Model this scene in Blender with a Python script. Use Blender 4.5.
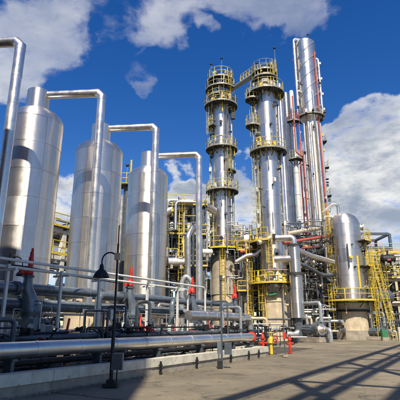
import bpy, math, random
from mathutils import Vector, Matrix
random.seed(7)
R = math.radians
for o in list(bpy.data.objects): bpy.data.objects.remove(o)
scn = bpy.context.scene
C = scn.collection
# ------------------------------------------------------------------ camera
PITCH = 16.17; FPX = 431.0; CAMH = 1.6
cam = bpy.data.objects.new('camera', bpy.data.cameras.new('camera')); C.objects.link(cam)
cam.location = (0, 0, CAMH); cam.rotation_euler = (R(90 + PITCH), 0, 0)
cam.data.sensor_width = 36; cam.data.lens = 36 * FPX / 400; cam.data.clip_end = 3000; cam.data.clip_start = .1
scn.camera = cam
scn.render.engine = 'CYCLES'
scn.view_settings.view_transform = 'Standard'; scn.view_settings.look = 'None'
scn.view_settings.gamma = 1; scn.view_settings.exposure = 0.25
SUN_AZ = 178.0   # compass-like azimuth measured clockwise from +Y
SUN_EL = 51.0
SUN_STR = 5.0; SKY_STR = 0.064
CP, SP = math.cos(R(PITCH)), math.sin(R(PITCH))
def W(px, py, Y):                     # place seen at a pixel of the photograph, Y metres ahead
    a, b = px - 200, 200 - py
    fwd = FPX * CP - b * SP; up = FPX * SP + b * CP
    k = Y / fwd
    return Vector((a * k, Y, CAMH + up * k))
def direction(px, py):
    a, b = px - 200, 200 - py
    return Vector((a, FPX * CP - b * SP, FPX * SP + b * CP)).normalized()
UX = Vector((.5075, .8616, 0)); VX = Vector((-.8616, .5075, 0))
def ST(s, t, z=0): return UX * s + VX * t + Vector((0, 0, z))
ROWROT = math.atan2(UX.y, UX.x)
# ------------------------------------------------------------------ sun
sd = bpy.data.lights.new('sun', 'SUN'); sd.energy = SUN_STR; sd.angle = R(.53); sd.color = (1, .93, .80)
sun = bpy.data.objects.new('sun', sd); C.objects.link(sun)
svec = Vector((math.sin(R(SUN_AZ)) * math.cos(R(SUN_EL)), math.cos(R(SUN_AZ)) * math.cos(R(SUN_EL)), math.sin(R(SUN_EL))))
sun.rotation_euler = svec.to_track_quat('Z', 'Y').to_euler()
# ------------------------------------------------------------------ node helpers
class NT:
    def __init__(s, nt): s.nt = nt; s.nt.nodes.clear()
    def n(s, t, **k):
        x = s.nt.nodes.new(t)
        for a, b in k.items(): setattr(x, a, b)
        return x
    def l(s, a, b): s.nt.links.new(a, b)
    def m(s, op, a, b=None, c=None, clamp=False):
        x = s.n('ShaderNodeMath', operation=op, use_clamp=clamp)
        for i, q in enumerate((a, b, c)):
            if q is None: continue
            if hasattr(q, 'links') or hasattr(q, 'is_linked'): s.l(q, x.inputs[i])
            else: x.inputs[i].default_value = q
        return x.outputs[0]
    def mix(s, f, a, b, mode='MIX'):
        x = s.n('ShaderNodeMix', data_type='RGBA', blend_type=mode)
        for i, q in ((0, f), (6, a), (7, b)):
            if hasattr(q, 'is_linked'): s.l(q, x.inputs[i])
            elif i == 0: x.inputs[0].default_value = q
            else: x.inputs[i].default_value = tuple(q) + (1,) if len(q) == 3 else q
        return x.outputs[2]
    def mr(s, v, a, b, c=0., d=1., smooth=True):
        x = s.n('ShaderNodeMapRange', interpolation_type='SMOOTHSTEP' if smooth else 'LINEAR')
        s.l(v, x.inputs[0])
        for i, q in zip((1, 2, 3, 4), (a, b, c, d)): x.inputs[i].default_value = q
        return x.outputs[0]
    def noise(s, vec, scale, detail=4, rough=.55, dist=0):
        x = s.n('ShaderNodeTexNoise'); s.l(vec, x.inputs['Vector'])
        x.inputs['Scale'].default_value = scale; x.inputs['Detail'].default_value = detail
        x.inputs['Roughness'].default_value = rough; x.inputs['Distortion'].default_value = dist
        return x.outputs[0]
# ------------------------------------------------------------------ sky
w = bpy.data.worlds.new('World'); scn.world = w; w.use_nodes = True
T = NT(w.node_tree)
sky = T.n('ShaderNodeTexSky', sky_type='NISHITA'); sky.sun_disc = False
sky.sun_elevation = R(SUN_EL); sky.sun_rotation = R(SUN_AZ); sky.air_density = 1.0; sky.dust_density = .3; sky.ozone_density = 3.0
hs = T.n('ShaderNodeHueSaturation'); hs.inputs['Saturation'].default_value = 1.37; hs.inputs['Value'].default_value = 1.72; hs.inputs['Hue'].default_value = .514
T.l(sky.outputs[0], hs.inputs['Color'])
tc = T.n('ShaderNodeTexCoord'); dirv = tc.outputs['Generated']
sep = T.n('ShaderNodeSeparateXYZ'); T.l(dirv, sep.inputs[0])
zc = T.m('ADD', T.m('MAXIMUM', sep.outputs[2], 0.0), .35)
comb = T.n('ShaderNodeCombineXYZ')
T.l(T.m('DIVIDE', sep.outputs[0], zc), comb.inputs[0]); T.l(T.m('DIVIDE', sep.outputs[1], zc), comb.inputs[1]); T.l(T.m('MULTIPLY', sep.outputs[2], 1.6), comb.inputs[2])
pv = comb.outputs[0]
n1 = T.noise(pv, 2.6, 9, .60, .25)
n2 = T.noise(pv, 8.0, 8, .66, .3)
# cloud masses: (px, py, radius deg, weight)
blobs = [(0, 62, 5, .17), (25, 50, 5, .18), (50, 52, 4.5, .2), (62, 40, 3.5, .17), (15, 80, 4, .13), (30, 30, 5, .12), (80, 18, 3, .14), (100, 12, 3.5, .14), (135, 30, 2.5, .16), (155, 18, 3.5, .2), (185, 24, 3, .18), (172, 6, 4, .18), (225, 6, 2.6, .24), (248, 4, 3, .28),
         (288, 22, 2.8, .40), (303, 8, 4.2, .46), (320, 24, 2.8, .42), (278, 2, 3, .30), (344, 30, 1.8, .2),
         (138, 70, 2.6, .42), (148, 84, 2.0, .36), (208, 39, 1.8, .5), (252, 38, 1.8, .34), (222, 62, 1.4, .2), (110, 60, 3.5, -.22), (175, 60, 4, -.3), (240, 60, 5, -.2),
         (372, 150, 7, .60), (396, 118, 4.5, .55), (352, 126, 3.6, .5), (337, 136, 2.2, .5), (340, 175, 6, .5), (392, 205, 9, .55), (350, 215, 6, .42), (320, 240, 6, .4),
         (176, 186, 2.4, .5), (186, 205, 3.6, .5), (238, 178, 2.4, .55), (240, 200, 3.4, .5), (228, 222, 4, .45), (62, 205, 3.2, .5), (50, 228, 5, .5), (205, 240, 6, .4), (120, 250, 7, .35), (280, 250, 7, .35),
         (200, 110, 9, -.35), (330, 68, 8, -.4), (370, 60, 9, -.4), (90, 120, 4, -.2)]
wn = T.n('ShaderNodeTexNoise'); wn.inputs['Scale'].default_value = 9; wn.inputs['Detail'].default_value = 5; T.l(dirv, wn.inputs['Vector'])
ws = T.n('ShaderNodeVectorMath', operation='SUBTRACT'); T.l(wn.outputs['Color'], ws.inputs[0]); ws.inputs[1].default_value = (.5, .5, .5)
wm = T.n('ShaderNodeVectorMath', operation='SCALE'); wm.inputs['Scale'].default_value = .20; T.l(ws.outputs[0], wm.inputs[0])
wa = T.n('ShaderNodeVectorMath', operation='ADD'); T.l(dirv, wa.inputs[0]); T.l(wm.outputs[0], wa.inputs[1])
wnn = T.n('ShaderNodeVectorMath', operation='NORMALIZE'); T.l(wa.outputs[0], wnn.inputs[0]); warped = wnn.outputs[0]
acc = None
for px, py, rad, wt in blobs:
    d = direction(px, py)
    vm = T.n('ShaderNodeVectorMath', operation='DOT_PRODUCT'); T.l(warped, vm.inputs[0]); vm.inputs[1].default_value = d
    g = T.mr(vm.outputs['Value'], math.cos(R(rad * 1.35)), math.cos(R(rad * .25)), 0, wt)
    if acc is None: acc = g
    elif wt < 0: acc = T.m('ADD', acc, g)
    else: acc = T.m('MAXIMUM', acc, g) if False else T.m('ADD', acc, g)
acc = T.m('MINIMUM', acc, .38)
base = T.m('ADD', T.m('MULTIPLY', n1, 1.35), T.m('MULTIPLY', n2, 1.05))
base = T.m('SUBTRACT', base, .71)
dens = T.m('ADD', base, acc)
hi_ = T.mr(sep.outputs[2], .36, .58)
cover = T.m('ADD', T.m('MULTIPLY', T.mr(dens, .57, .92), T.m('SUBTRACT', 1.0, hi_)), T.m('MULTIPLY', T.mr(dens, .54, 1.16), hi_))
# thin high wisps towards the zenith, denser low down
cover = T.m('MULTIPLY', cover, T.mr(sep.outputs[2], .38, .60, 1.0, .68))
off = T.n('ShaderNodeVectorMath', operation='ADD'); T.l(pv, off.inputs[0]); off.inputs[1].default_value = (.03, -.05, .05)
nsh = T.noise(off.outputs[0], 3.2, 7, .55, .2)
thick = T.m('ADD', T.m('SUBTRACT', dens, .7), T.m('MULTIPLY', T.m('SUBTRACT', nsh, .5), 1.7))
shade = T.mr(thick, -.10, .50)
cloud = T.mix(shade, (12.2, 12.2, 12.0), (4.4, 5.2, 6.6))
col = T.mix(cover, hs.outputs[0], cloud)
bg = T.n('ShaderNodeBackground'); bg.inputs[1].default_value = SKY_STR; T.l(col, bg.inputs[0])
out = T.n('ShaderNodeOutputWorld'); T.l(bg.outputs[0], out.inputs[0])
# ------------------------------------------------------------------ materials
MATS = {}
def mat(name, base, rough=.5, metal=0., var=.12, vscale=3., bump=.0, bscale=20., rust=0., rustcol=(.16, .07, .03), rand=.0, streak=0., roughvar=.0, rscale=1.5, spots=0., aniso=0., rrough=0.):
    m = bpy.data.materials.new(name); m.use_nodes = True; t = NT(m.node_tree)
    tc = t.n('ShaderNodeTexCoord'); oi = t.n('ShaderNodeObjectInfo')
    geo = t.n('ShaderNodeNewGeometry'); P = geo.outputs['Position']
    bs = t.n('ShaderNodeBsdfPrincipled'); o = t.n('ShaderNodeOutputMaterial'); t.l(bs.outputs[0], o.inputs[0])
    n = t.noise(P, vscale, 6, .6)
    c = t.mix(t.mr(n, .3, .7), [x * (1 - var) for x in base], [min(1, x * (1 + var)) for x in base])
    if rand > 0:
        c = t.mix(1.0, c, (1, 1, 1), 'MULTIPLY') if False else c
        rr = t.mr(oi.outputs['Random'], 0, 1, 1 - rand, 1 + rand * .4, False)
        cc = t.n('ShaderNodeCombineXYZ'); t.l(rr, cc.inputs[0]); t.l(rr, cc.inputs[1]); t.l(rr, cc.inputs[2])
        c = t.mix(1.0, c, cc.outputs[0], 'MULTIPLY')
    if streak > 0:
        mp = t.n('ShaderNodeMapping'); t.l(P, mp.inputs[0]); mp.inputs['Scale'].default_value = (5, 5, .35)
        sn = t.noise(mp.outputs[0], 1.3, 6, .65)
        c = t.mix(t.m('MULTIPLY', t.mr(sn, .50, .74), streak), c, [x * .45 for x in base])
    if rust > 0:
        mp = t.n('ShaderNodeMapping'); t.l(P, mp.inputs[0]); mp.inputs['Scale'].default_value = (3, 3, 1.2)
        rn = t.noise(mp.outputs[0], 1.4, 8, .68, .4)
        c = t.mix(t.mr(rn, .66 - rust * .3, .78 - rust * .2), c, rustcol)
    if spots > 0:
        sn = t.noise(P, 9, 3, .5); c = t.mix(t.m('MULTIPLY', t.mr(sn, .66, .72), spots), c, (.03, .025, .02))
    t.l(c, bs.inputs['Base Color'])
    bs.inputs['Metallic'].default_value = metal
    if roughvar > 0:
        rn = t.noise(P, rscale, 5, .6); rv = t.mr(rn, .3, .7, rough - roughvar, rough + roughvar)
        if rrough > 0: rv = t.m('ADD', rv, t.mr(oi.outputs['Random'], 0, 1, -rrough, rrough, False))
        t.l(rv, bs.inputs['Roughness'])
    else: bs.inputs['Roughness'].default_value = rough
    if bump > 0:
        bn = t.noise(P, bscale, 5, .6); b = t.n('ShaderNodeBump'); b.inputs['Strength'].default_value = bump; b.inputs['Distance'].default_value = .02
        t.l(bn, b.inputs['Height']); t.l(b.outputs[0], bs.inputs['Normal'])
    if aniso > 0:
        tg = t.n('ShaderNodeTangent', direction_type='RADIAL', axis='Z'); t.l(tg.outputs[0], bs.inputs['Tangent'])
        bs.inputs['Anisotropic'].default_value = aniso; bs.inputs['Anisotropic Rotation'].default_value = .25
    MATS[name] = m; return m
CLAD = mat('aluminium_cladding', (.80, .745, .67), .38, .93, aniso=.75, var=.05, vscale=.8, bump=.05, bscale=2, rand=.15, streak=.3, roughvar=.04, rscale=1.2, spots=.25, rrough=.035)
CLAD2 = mat('weathered_cladding', (.76, .70, .62), .42, .9, aniso=.7, var=.1, vscale=1.2, bump=.12, bscale=4, rust=.05, rustcol=(.34, .25, .17), rand=.15, streak=.3, roughvar=.08, spots=.5)
PIPE = mat('pipe_cladding', (.80, .75, .68), .36, .92, .08, 2., .08, 6, rand=.12, streak=.2, roughvar=.08)
GREY = mat('grey_paint', (.10, .115, .13), .45, .2, .25, 3, .12, 20, rust=.08)
BLUEGREY = mat('blue_grey_paint', (.17, .20, .225), .38, .35, .2, 3, .1, 20, rust=.05)
DARK = mat('dark_steel', (.025, .026, .028), .55, .3, .3, 5, .1, 30, rust=.1, rustcol=(.06, .03, .02))
DARKG = mat('dark_grating', (.07, .068, .06), .6, .4, .3, 5, .1, 30, rust=.12)
YEL = mat('yellow_paint', (.74, .53, .05), .5, 0, .15, 6, .1, 30, rust=.16, rustcol=(.22, .13, .04))
PYEL = mat('pale_yellow_paint', (.60, .50, .17), .5, 0, .2, 6, .1, 30, rust=.12, rustcol=(.2, .14, .08))
GALV = mat('galvanised_steel', (.46, .47, .46), .45, .6, .2, 6, .1, 30)
RED = mat('red_paint', (.60, .035, .018), .5, 0, .3, 4, .15, 30, streak=.5, rust=.08, rustcol=(.16, .05, .03))
PRED = mat('faded_red_paint', (.48, .10, .07), .5, 0, .2, 4, .08, 30, rust=.1)
WHITE = mat('white_paint', (.74, .72, .64), .5, 0, .1, 3, .1, 20, streak=.4, rust=.03, rustcol=(.3, .2, .12))
BEIGE = mat('beige_paint', (.58, .50, .36), .55, 0, .12, 3, .1, 20, streak=.4, rust=.06)
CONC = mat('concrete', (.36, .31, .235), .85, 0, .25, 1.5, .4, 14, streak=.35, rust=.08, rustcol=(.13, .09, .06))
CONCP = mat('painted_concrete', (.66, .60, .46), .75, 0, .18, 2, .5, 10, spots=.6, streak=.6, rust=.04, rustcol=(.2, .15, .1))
SKIRT = mat('rusty_fireproofing', (.62, .50, .33), .85, 0, .2, 1.2, .4, 10, streak=.7, rust=.24, rustcol=(.26, .15, .08))
DOME = mat('tarnished_cladding', (.70, .60, .45), .42, .3, .15, 1.5, .1, 5, streak=.5, rust=.1, rustcol=(.3, .2, .12))
TOE = mat('dull_toe_plate', (.36, .33, .24), .5, .3, .3, 5, .1, 20, rust=.2)
BLACK = mat('black_rubber', (.015, .015, .017), .6, 0, .2, 5)
GREEN = mat('green_paint', (.04, .20, .09), .5, 0, .2, 4)
BRICK = mat('dark_brick', (.10, .075, .06), .85, 0, .3, 4, .3, 14)
GLASS = mat('dark_glass', (.03, .04, .05), .1, 0, .1, 4)
def ground_mat():
    m = bpy.data.materials.new('road_concrete'); m.use_nodes = True; t = NT(m.node_tree)
    geo = t.n('ShaderNodeNewGeometry'); P = geo.outputs['Position']; oi = t.n('ShaderNodeObjectInfo')
    bs = t.n('ShaderNodeBsdfPrincipled'); o = t.n('ShaderNodeOutputMaterial'); t.l(bs.outputs[0], o.inputs[0])
    a = t.mr(t.noise(P, .35, 8, .62, .3), .3, .7)
    c = t.mix(a, (.205, .168, .105), (.335, .275, .175))
    c = t.mix(t.m('MULTIPLY', t.mr(t.noise(P, 2.2, 8, .7), .45, .75), .5), c, (.20, .175, .14))
    c = t.mix(t.m('MULTIPLY', t.mr(t.noise(P, 26, 4, .7), .35, .75), .45), c, (.15, .13, .10))
    st = t.noise(P, .75, 9, .66, .9)
    c = t.mix(t.m('MULTIPLY', t.mr(st, .52, .68), .72), c, (.075, .062, .045))
    st2 = t.noise(P, 2.6, 5, .6, .5)
    c = t.mix(t.m('MULTIPLY', t.mr(st2, .60, .74), .7), c, (.05, .042, .034))
    vo = t.n('ShaderNodeTexVoronoi', feature='DISTANCE_TO_EDGE'); vo.inputs['Scale'].default_value = .42
    wv = t.n('ShaderNodeVectorMath', operation='ADD'); nz = t.n('ShaderNodeTexNoise'); nz.inputs['Scale'].default_value = 1.4; nz.inputs['Detail'].default_value = 6; t.l(P, nz.inputs['Vector'])
    sc_ = t.n('ShaderNodeVectorMath', operation='SCALE'); sc_.inputs['Scale'].default_value = 1.6; t.l(nz.outputs['Color'], sc_.inputs[0]); t.l(P, wv.inputs[0]); t.l(sc_.outputs[0], wv.inputs[1]); t.l(wv.outputs[0], vo.inputs['Vector'])
    ck = t.m('MULTIPLY', t.mr(vo.outputs['Distance'], .004, .016, 1, 0), t.mr(t.noise(P, .5, 3, .5), .48, .56))
    c = t.mix(t.m('MULTIPLY', ck, .55), c, (.05, .042, .03))
    rr = t.mr(oi.outputs['Random'], 0, 1, .80, 1.10, False); cc = t.n('ShaderNodeCombineXYZ')
    for i in range(3): t.l(rr, cc.inputs[i])
    c = t.mix(1., c, cc.outputs[0], 'MULTIPLY')
    t.l(c, bs.inputs['Base Color']); t.l(t.mr(st, .5, .66, .85, .55), bs.inputs['Roughness'])
    b = t.n('ShaderNodeBump'); b.inputs['Strength'].default_value = .5; b.inputs['Distance'].default_value = .02
    t.l(t.m('ADD', t.noise(P, 40, 4, .7), t.m('MULTIPLY', t.noise(P, 3, 4, .6), 2.)), b.inputs['Height']); t.l(b.outputs[0], bs.inputs['Normal'])
    return m
ROAD = ground_mat()
DIRT = mat('dirty_ground', (.085, .07, .05), .95, 0, .4, 1.5, .8, 12, rust=.15, rustcol=(.04, .03, .025))
DIRTL = mat('loose_gravel', (.24, .20, .14), .9, 0, .4, 9)
# ------------------------------------------------------------------ mesh builder
class MB:
    def __init__(s): s.v = []; s.f = []; s.sm = []
    def add(s, vs, fs, smooth=False):
        b = len(s.v); s.v += [tuple(x) for x in vs]; s.f += [tuple(b + i for i in f) for f in fs]
        s.sm += ([smooth] * len(fs) if isinstance(smooth, bool) else smooth)
    def box(s, c, size, rz=0, M=None):
        c = Vector(c); hx, hy, hz = [q / 2 for q in size]; m = M or Matrix.Rotation(rz, 3, 'Z')
        vs = [c + m @ Vector((a * hx, b * hy, d * hz)) for a in (-1, 1) for b in (-1, 1) for d in (-1, 1)]
        s.add(vs, [(0, 1, 3, 2), (4, 6, 7, 5), (0, 4, 5, 1), (2, 3, 7, 6), (0, 2, 6, 4), (1, 5, 7, 3)])
        return s
    def beam(s, a, b, wd, ht=None):
        a, b = Vector(a), Vector(b); d = (b - a); L = d.length; ht = ht or wd
        q = d.to_track_quat('X', 'Z').to_matrix()
        return s.box((a + b) / 2, (L, wd, ht), M=q)
    def tube(s, pts, rad, n=12, caps=True):
        pts = [Vector(p) for p in pts]; N = len(pts)
        rads = rad if isinstance(rad, (list, tuple)) else [rad] * N
        tang = []
        for i in range(N):
            if i == 0: t = pts[1] - pts[0]
            elif i == N - 1: t = pts[-1] - pts[-2]
            else:
                a = (pts[i] - pts[i - 1]); b = (pts[i + 1] - pts[i])
                t = (a.normalized() + b.normalized()) if a.length > 1e-6 and b.length > 1e-6 else (a + b)
            tang.append(t.normalized() if t.length > 1e-9 else Vector((0, 0, 1)))
        t0 = tang[0]; ref = Vector((0, 0, 1)) if abs(t0.z) < .9 else Vector((1, 0, 0))
        nx = t0.cross(ref).normalized(); vs = []
        for i in range(N):
            if i > 0:
                q = tang[i - 1].rotation_difference(tang[i]); nx = (q @ nx).normalized()
            ny = tang[i].cross(nx)
            k = 1.
            if 0 < i < N - 1:
                a = (pts[i] - pts[i - 1])
                if a.length > 1e-6:
                    cs = max(.5, a.normalized().dot(tang[i])); k = 1 / cs
            for j in range(n):
                an = 2 * math.pi * j / n; off = (nx * math.cos(an) + ny * math.sin(an)) * rads[i]
                if k > 1.001:
                    bd = (pts[i + 1] - pts[i]).normalized() - (pts[i] - pts[i - 1]).normalized()
                    if bd.length > 1e-6:
                        bd.normalize(); off += bd * off.dot(bd) * (k - 1)
                vs.append(pts[i] + off)
        fs = []; sm = []
        for i in range(N - 1):
            for j in range(n):
                fs.append((i * n + j, i * n + (j + 1) % n, (i + 1) * n + (j + 1) % n, (i + 1) * n + j)); sm.append(True)
        if caps:
            fs.append(tuple(range(n - 1, -1, -1))); fs.append(tuple((N - 1) * n + j for j in range(n))); sm += [False, False]
        s.add(vs, fs, sm); return s
    def cyl(s, a, b, r, n=16, r2=None): return s.tube([a, b], [r, r if r2 is None else r2], n)
    def lathe(s, prof, n=32, c=(0, 0, 0), smooth=True):
        c = Vector(c); vs = []; fs = []
        for r, z in prof:
            for j in range(n):
                an = 2 * math.pi * j / n; vs.append(c + Vector((r * math.cos(an), r * math.sin(an), z)))
        for i in range(len(prof) - 1):
            for j in range(n): fs.append((i * n + j, i * n + (j + 1) % n, (i + 1) * n + (j + 1) % n, (i + 1) * n + j))
        s.add(vs, fs, smooth); return s
    def ring(s, c, rad, r, n=28, axis=(0, 0, 1), a0=0, a1=360, m=6):
        q = Vector((0, 0, 1)).rotation_difference(Vector(axis).normalized()); c = Vector(c)
        full = abs(a1 - a0) >= 359.9; K = max(3, int(n * abs(a1 - a0) / 360))
        pts = [c + q @ Vector((rad * math.cos(R(a0 + (a1 - a0) * i / K)), rad * math.sin(R(a0 + (a1 - a0) * i / K)), 0)) for i in range(K + 1)]
        s.tube(pts, r, m, caps=not full); return s
    def build(s, name, m, parent=None, loc=None):
        me = bpy.data.meshes.new(name); me.from_pydata(s.v, [], s.f); me.polygons.foreach_set('use_smooth', s.sm); me.update()
        if any(s.sm): me.set_sharp_from_angle(angle=R(38))
        me.materials.append(m)
        o = bpy.data.objects.new(name, me); C.objects.link(o)
        if parent: o.parent = parent
        if loc is not None: o.location = loc
        return o
def fillet(pts, r, k=5):
    pts = [Vector(p) for p in pts]; out = [pts[0]]
    for i in range(1, len(pts) - 1):
        a, b, c = pts[i - 1], pts[i], pts[i + 1]
        d1 = (a - b); d2 = (c - b); ang = d1.angle(d2)
        if ang > R(176) or ang < R(4): out.append(b); continue
        d = min(r / math.tan(ang / 2), d1.length * .45, d2.length * .45); rr = d * math.tan(ang / 2)
        d1.normalize(); d2.normalize(); p1 = b + d1 * d; cen = b + (d1 + d2).normalized() * (rr / math.sin(ang / 2))
        e1 = p1 - cen; e2 = (b + d2 * d) - cen
        for j in range(k + 1):
            tt = j / k; th = e1.angle(e2)
            out.append(cen + (e1 * math.sin((1 - tt) * th) + e2 * math.sin(tt * th)) / math.sin(th))
    out.append(pts[-1]); return out
AUTO = {}
def tag(o, label, cat, group=None, kind=None):
    o['label'] = label; o['category'] = cat
    if group: o['group'] = group
    if kind: o['kind'] = kind
    return o
def struct(o): o['kind'] = 'structure'; return o
def empty(name, loc, label=None, cat=None, group=None, rz=0):
    o = bpy.data.objects.new(name, None); C.objects.link(o); o.location = loc; o.rotation_euler = (0, 0, rz); o.empty_display_size = .3
    if label: tag(o, label, cat, group)
    return o
CH = {}
def inst(src, parent, loc=(0, 0, 0), rz=0, rot=None):
    c = src.copy(); C.objects.link(c); c.parent = parent; c.location = loc; c.rotation_euler = rot or (0, 0, rz); return c
def copy_tree(o, parent=None):
    kids = [x for x in C.objects if x.parent is o]
    c = o.copy(); C.objects.link(c); c.parent = parent
    for k in kids: copy_tree(k, c)
    return c
def relabel(o, label): o['label'] = label; return o
# pipe: thing = one mesh with proud joint bands; flanges are parts
def pipe(name, label, pts, r, m, cat='pipe', group=None, fil=None, n=14, bands=1.2, flanges=(), sect=False, parent=None):
    pts = [Vector(p) for p in pts]; o0 = pts[0].copy(); rel = [p - o0 for p in pts]
    path = fillet(rel, fil if fil is not None else r * 2.2) if len(pts) > 2 else rel
    b = MB(); b.tube(path, r, n)
    if bands:
        for i in range(len(rel) - 1):
            a, c = rel[i], rel[i + 1]; L = (c - a).length; d = (c - a).normalized(); q = r * 2.5
            k = int((L - 2 * q) / bands)
            for j in range(1, k + 1):
                p = a + d * (q + (L - 2 * q) * j / (k + 1)); b.tube([p - d * .03, p + d * .03], r * 1.05 + .004, n)
    o = b.build(name, m, parent, o0)
    if label: tag(o, label, cat, group)
    for (i, f) in flanges:
        a, c = rel[i], rel[i + 1]; d = (c - a).normalized(); p = a + (c - a) * f
        fb = MB(); fb.tube([p - d * .07, p - d * .01], r * 1.45, 14); fb.tube([p + d * .01, p + d * .07], r * 1.45, 14)
        for j in range(8):
            ref = Vector((0, 0, 1)) if abs(d.z) < .9 else Vector((1, 0, 0)); nx = d.cross(ref).normalized(); ny = d.cross(nx)
            e = p + (nx * math.cos(j * .785) + ny * math.sin(j * .785)) * r * 1.28; fb.tube([e - d * .11, e + d * .11], r * .1, 5)
        fb.build('flange', GREY if m is not RED else RED, o)
    return o
def handwheel(parent, c, rad, axis, m=DARK, name='handwheel'):
    b = MB(); ax = Vector(axis).normalized(); c = Vector(c)
    b.ring(c, rad, rad * .11, 20, ax)
    q = Vector((0, 0, 1)).rotation_difference(ax)
    for k in range(4):
        e = q @ Vector((math.cos(k * math.pi / 2 + .4), math.sin(k * math.pi / 2 + .4), 0)) * rad
        b.tube([c, c + e], rad * .07, 5)
    b.cyl(c - ax * .05, c + ax * .05, rad * .2, 8)
    return b.build(name, m, parent)
# ================================================================== SETTING
g = MB(); g.add([(-900, -300, 0), (900, -300, 0), (900, 1500, 0), (-900, 1500, 0)], [(0, 1, 2, 3)])
ground = struct(g.build('ground', DIRT)); ground.location.z = -.03
# concrete slabs of the yard, laid parallel to the rack (pieces of the ground)
SL = 4.6
meshes = []
for k in range(4):
    b = MB(); q = SL / 2 - .028; j = [random.uniform(-.006, .006) for _ in range(4)]
    e = .02
    vs = [(-q, -q, j[0]), (q, -q, j[1]), (q, q, j[2]), (-q, q, j[3]), (-q - e*.4, -q - e*.4, -.06), (q + e*.4, -q - e*.4, -.06), (q + e*.4, q + e*.4, -.06), (-q - e*.4, q + e*.4, -.06)]
    b.add(vs, [(0, 1, 2, 3), (0, 4, 5, 1), (1, 5, 6, 2), (2, 6, 7, 3), (3, 7, 4, 0)])
    o = b.build('paving_slab', ROAD, ground); meshes.append(o.data)
    if k < 3 or True: o.location = ST(-2 + k * SL, -12, .03); o.rotation_euler.z = ROWROT
for i in range(-1, 17):
    for j in range(-7, 2):
        s, t = i * SL + 1.2, j * SL + 9.1 - SL / 2 - SL * 1
        t += SL
        if t > 8 and s < 23: continue
        p = ST(s, t)
        if p.y < -8 or p.x < -14 or p.x > 60: continue
        if t > 8 and s > 23 and s < 1e9 and t > 16: continue
        o = bpy.data.objects.new('paving_slab', random.choice(meshes)); C.objects.link(o); o.parent = ground
        o.location = (p.x, p.y, .03); o.rotation_euler = (0, 0, ROWROT + (math.pi if random.random() < .5 else 0))
# bare far concrete, so that the road carries on past the separate slabs
# ---- kerb wall along the pipe trench
KS0, KS1, KT = 2., 22.6, 9.1
kerb = empty('kerb_wall', ST(KS0, KT), 'low concrete kerb wall with a pale cap along the near edge of the pipe trench', 'wall', rz=ROWROT)
seg = 2.05; nseg = 10
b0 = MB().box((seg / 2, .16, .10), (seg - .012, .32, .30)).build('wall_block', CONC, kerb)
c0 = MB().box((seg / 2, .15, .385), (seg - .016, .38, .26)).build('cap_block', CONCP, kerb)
for i in range(1, nseg):
    inst(b0, kerb, (i * seg, 0, 0)); inst(c0, kerb, (i * seg, random.uniform(-.008, .008), random.uniform(-.005, .005)))
LK = nseg * seg
# return of the wall away from the camera
for i in range(3):
    inst(b0, kerb, (LK + .02, i * seg + .34, 0), rot=(0, 0, math.pi / 2)); inst(c0, kerb, (LK + .02, i * seg + .37, 0), rot=(0, 0, math.pi / 2))
tr = MB(); tr.box((0, 0, 0), (34, 26, .06)); trench = struct(tr.build('trench_floor', DIRT)); trench.location = ST(KS0 + 13, KT + 13.4, -.012); trench.rotation_euler.z = ROWROT
# loose gravel gathered at the wall foot and strewn on the yard
rs_ = random.Random(4); b = MB()
for i in range(1500):
    if i < 1100: p = ST(rs_.uniform(3, 24), KT - abs(rs_.gauss(0, .22)) - .01, .03)
    else: p = ST(rs_.uniform(4, 30), rs_.uniform(-8, 9), .03)
    q_ = rs_.uniform(.008, .028); b.box(p + Vector((0, 0, q_ * .3)), (q_, q_ * rs_.uniform(.6, 1.3), q_ * .8), rs_.uniform(0, 3))
gr_ = b.build('gravel', DIRTL); tag(gr_, 'loose gravel and grit at the foot of the kerb wall and on the yard', 'gravel', kind='stuff')
# rusty stakes at the foot of the wall
stake = None
for i, px in enumerate((161, 197, 231, 249, 259)):
    py = 378 - (px - 160) * .229
    az = math.atan2(px - 200, 457); ang = R(30.5) - az; t = KT - .12; s = t / math.tan(ang)
    if stake is None:
        b = MB(); b.box((0, 0, .16), (.07, .05, .42)); b.box((0, 0, .30), (.15, .06, .05)); b.box((0, .0, .39), (.05, .05, .07)); b.cyl((-.05, 0, .2), (.05, 0, .2), .05, 8)
        stake = b.build('stake', DARK); stake.location = ST(s, t); o = stake
    else: o = stake.copy(); C.objects.link(o); o.location = ST(s, t)
    o.rotation_euler.z = ROWROT
    tag(o, ['short rusty stake at the wall foot, leftmost, near the shade edge', 'short rusty stake at the wall foot left of the thin post', 'short rusty stake at the wall foot just right of the thin post', 'short rusty stake at the wall foot midway to the wall corner', 'short rusty stake at the wall foot next to the far corner'][i], 'stake', 'rusty stakes along the foot of the kerb wall')
# ================================================================== TANKS
HP = 15.7; ZT = HP + CAMH - .16
TR = .1185 * HP
def panel_mesh(rad, arc, h, n=5, gap=.014, th=.02):
    b = MB(); vs = []; a = R(arc) / 2 - gap / rad / 2
    for z in (gap / 2, h - gap / 2):
        for i in range(n + 1):
            an = -a + 2 * a * i / n; vs.append((rad * math.cos(an), rad * math.sin(an), z))
    m = len(vs)
    for z in (gap / 2, h - gap / 2):
        for i in range(n + 1):
            an = -a + 2 * a * i / n; vs.append(((rad - th) * math.cos(an), (rad - th) * math.sin(an), z))
    fs = []; sm = []
    for i in range(n): fs.append((i, i + 1, n + 2 + i, n + 1 + i)); sm.append(True)
    for i in range(n): fs.append((m + i, m + i + 1, i + 1, i)); sm.append(False)
    for i in range(n): fs.append((n + 1 + i, n + 2 + i, m + n + 2 + i, m + n + 1 + i)); sm.append(False)
    fs.append((0, n + 1, m + n + 1, m)); fs.append((n, m + n, m + 2 * n + 1, 2 * n + 1)); sm += [False, False]
    b.add(vs, fs, sm); return b
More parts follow.
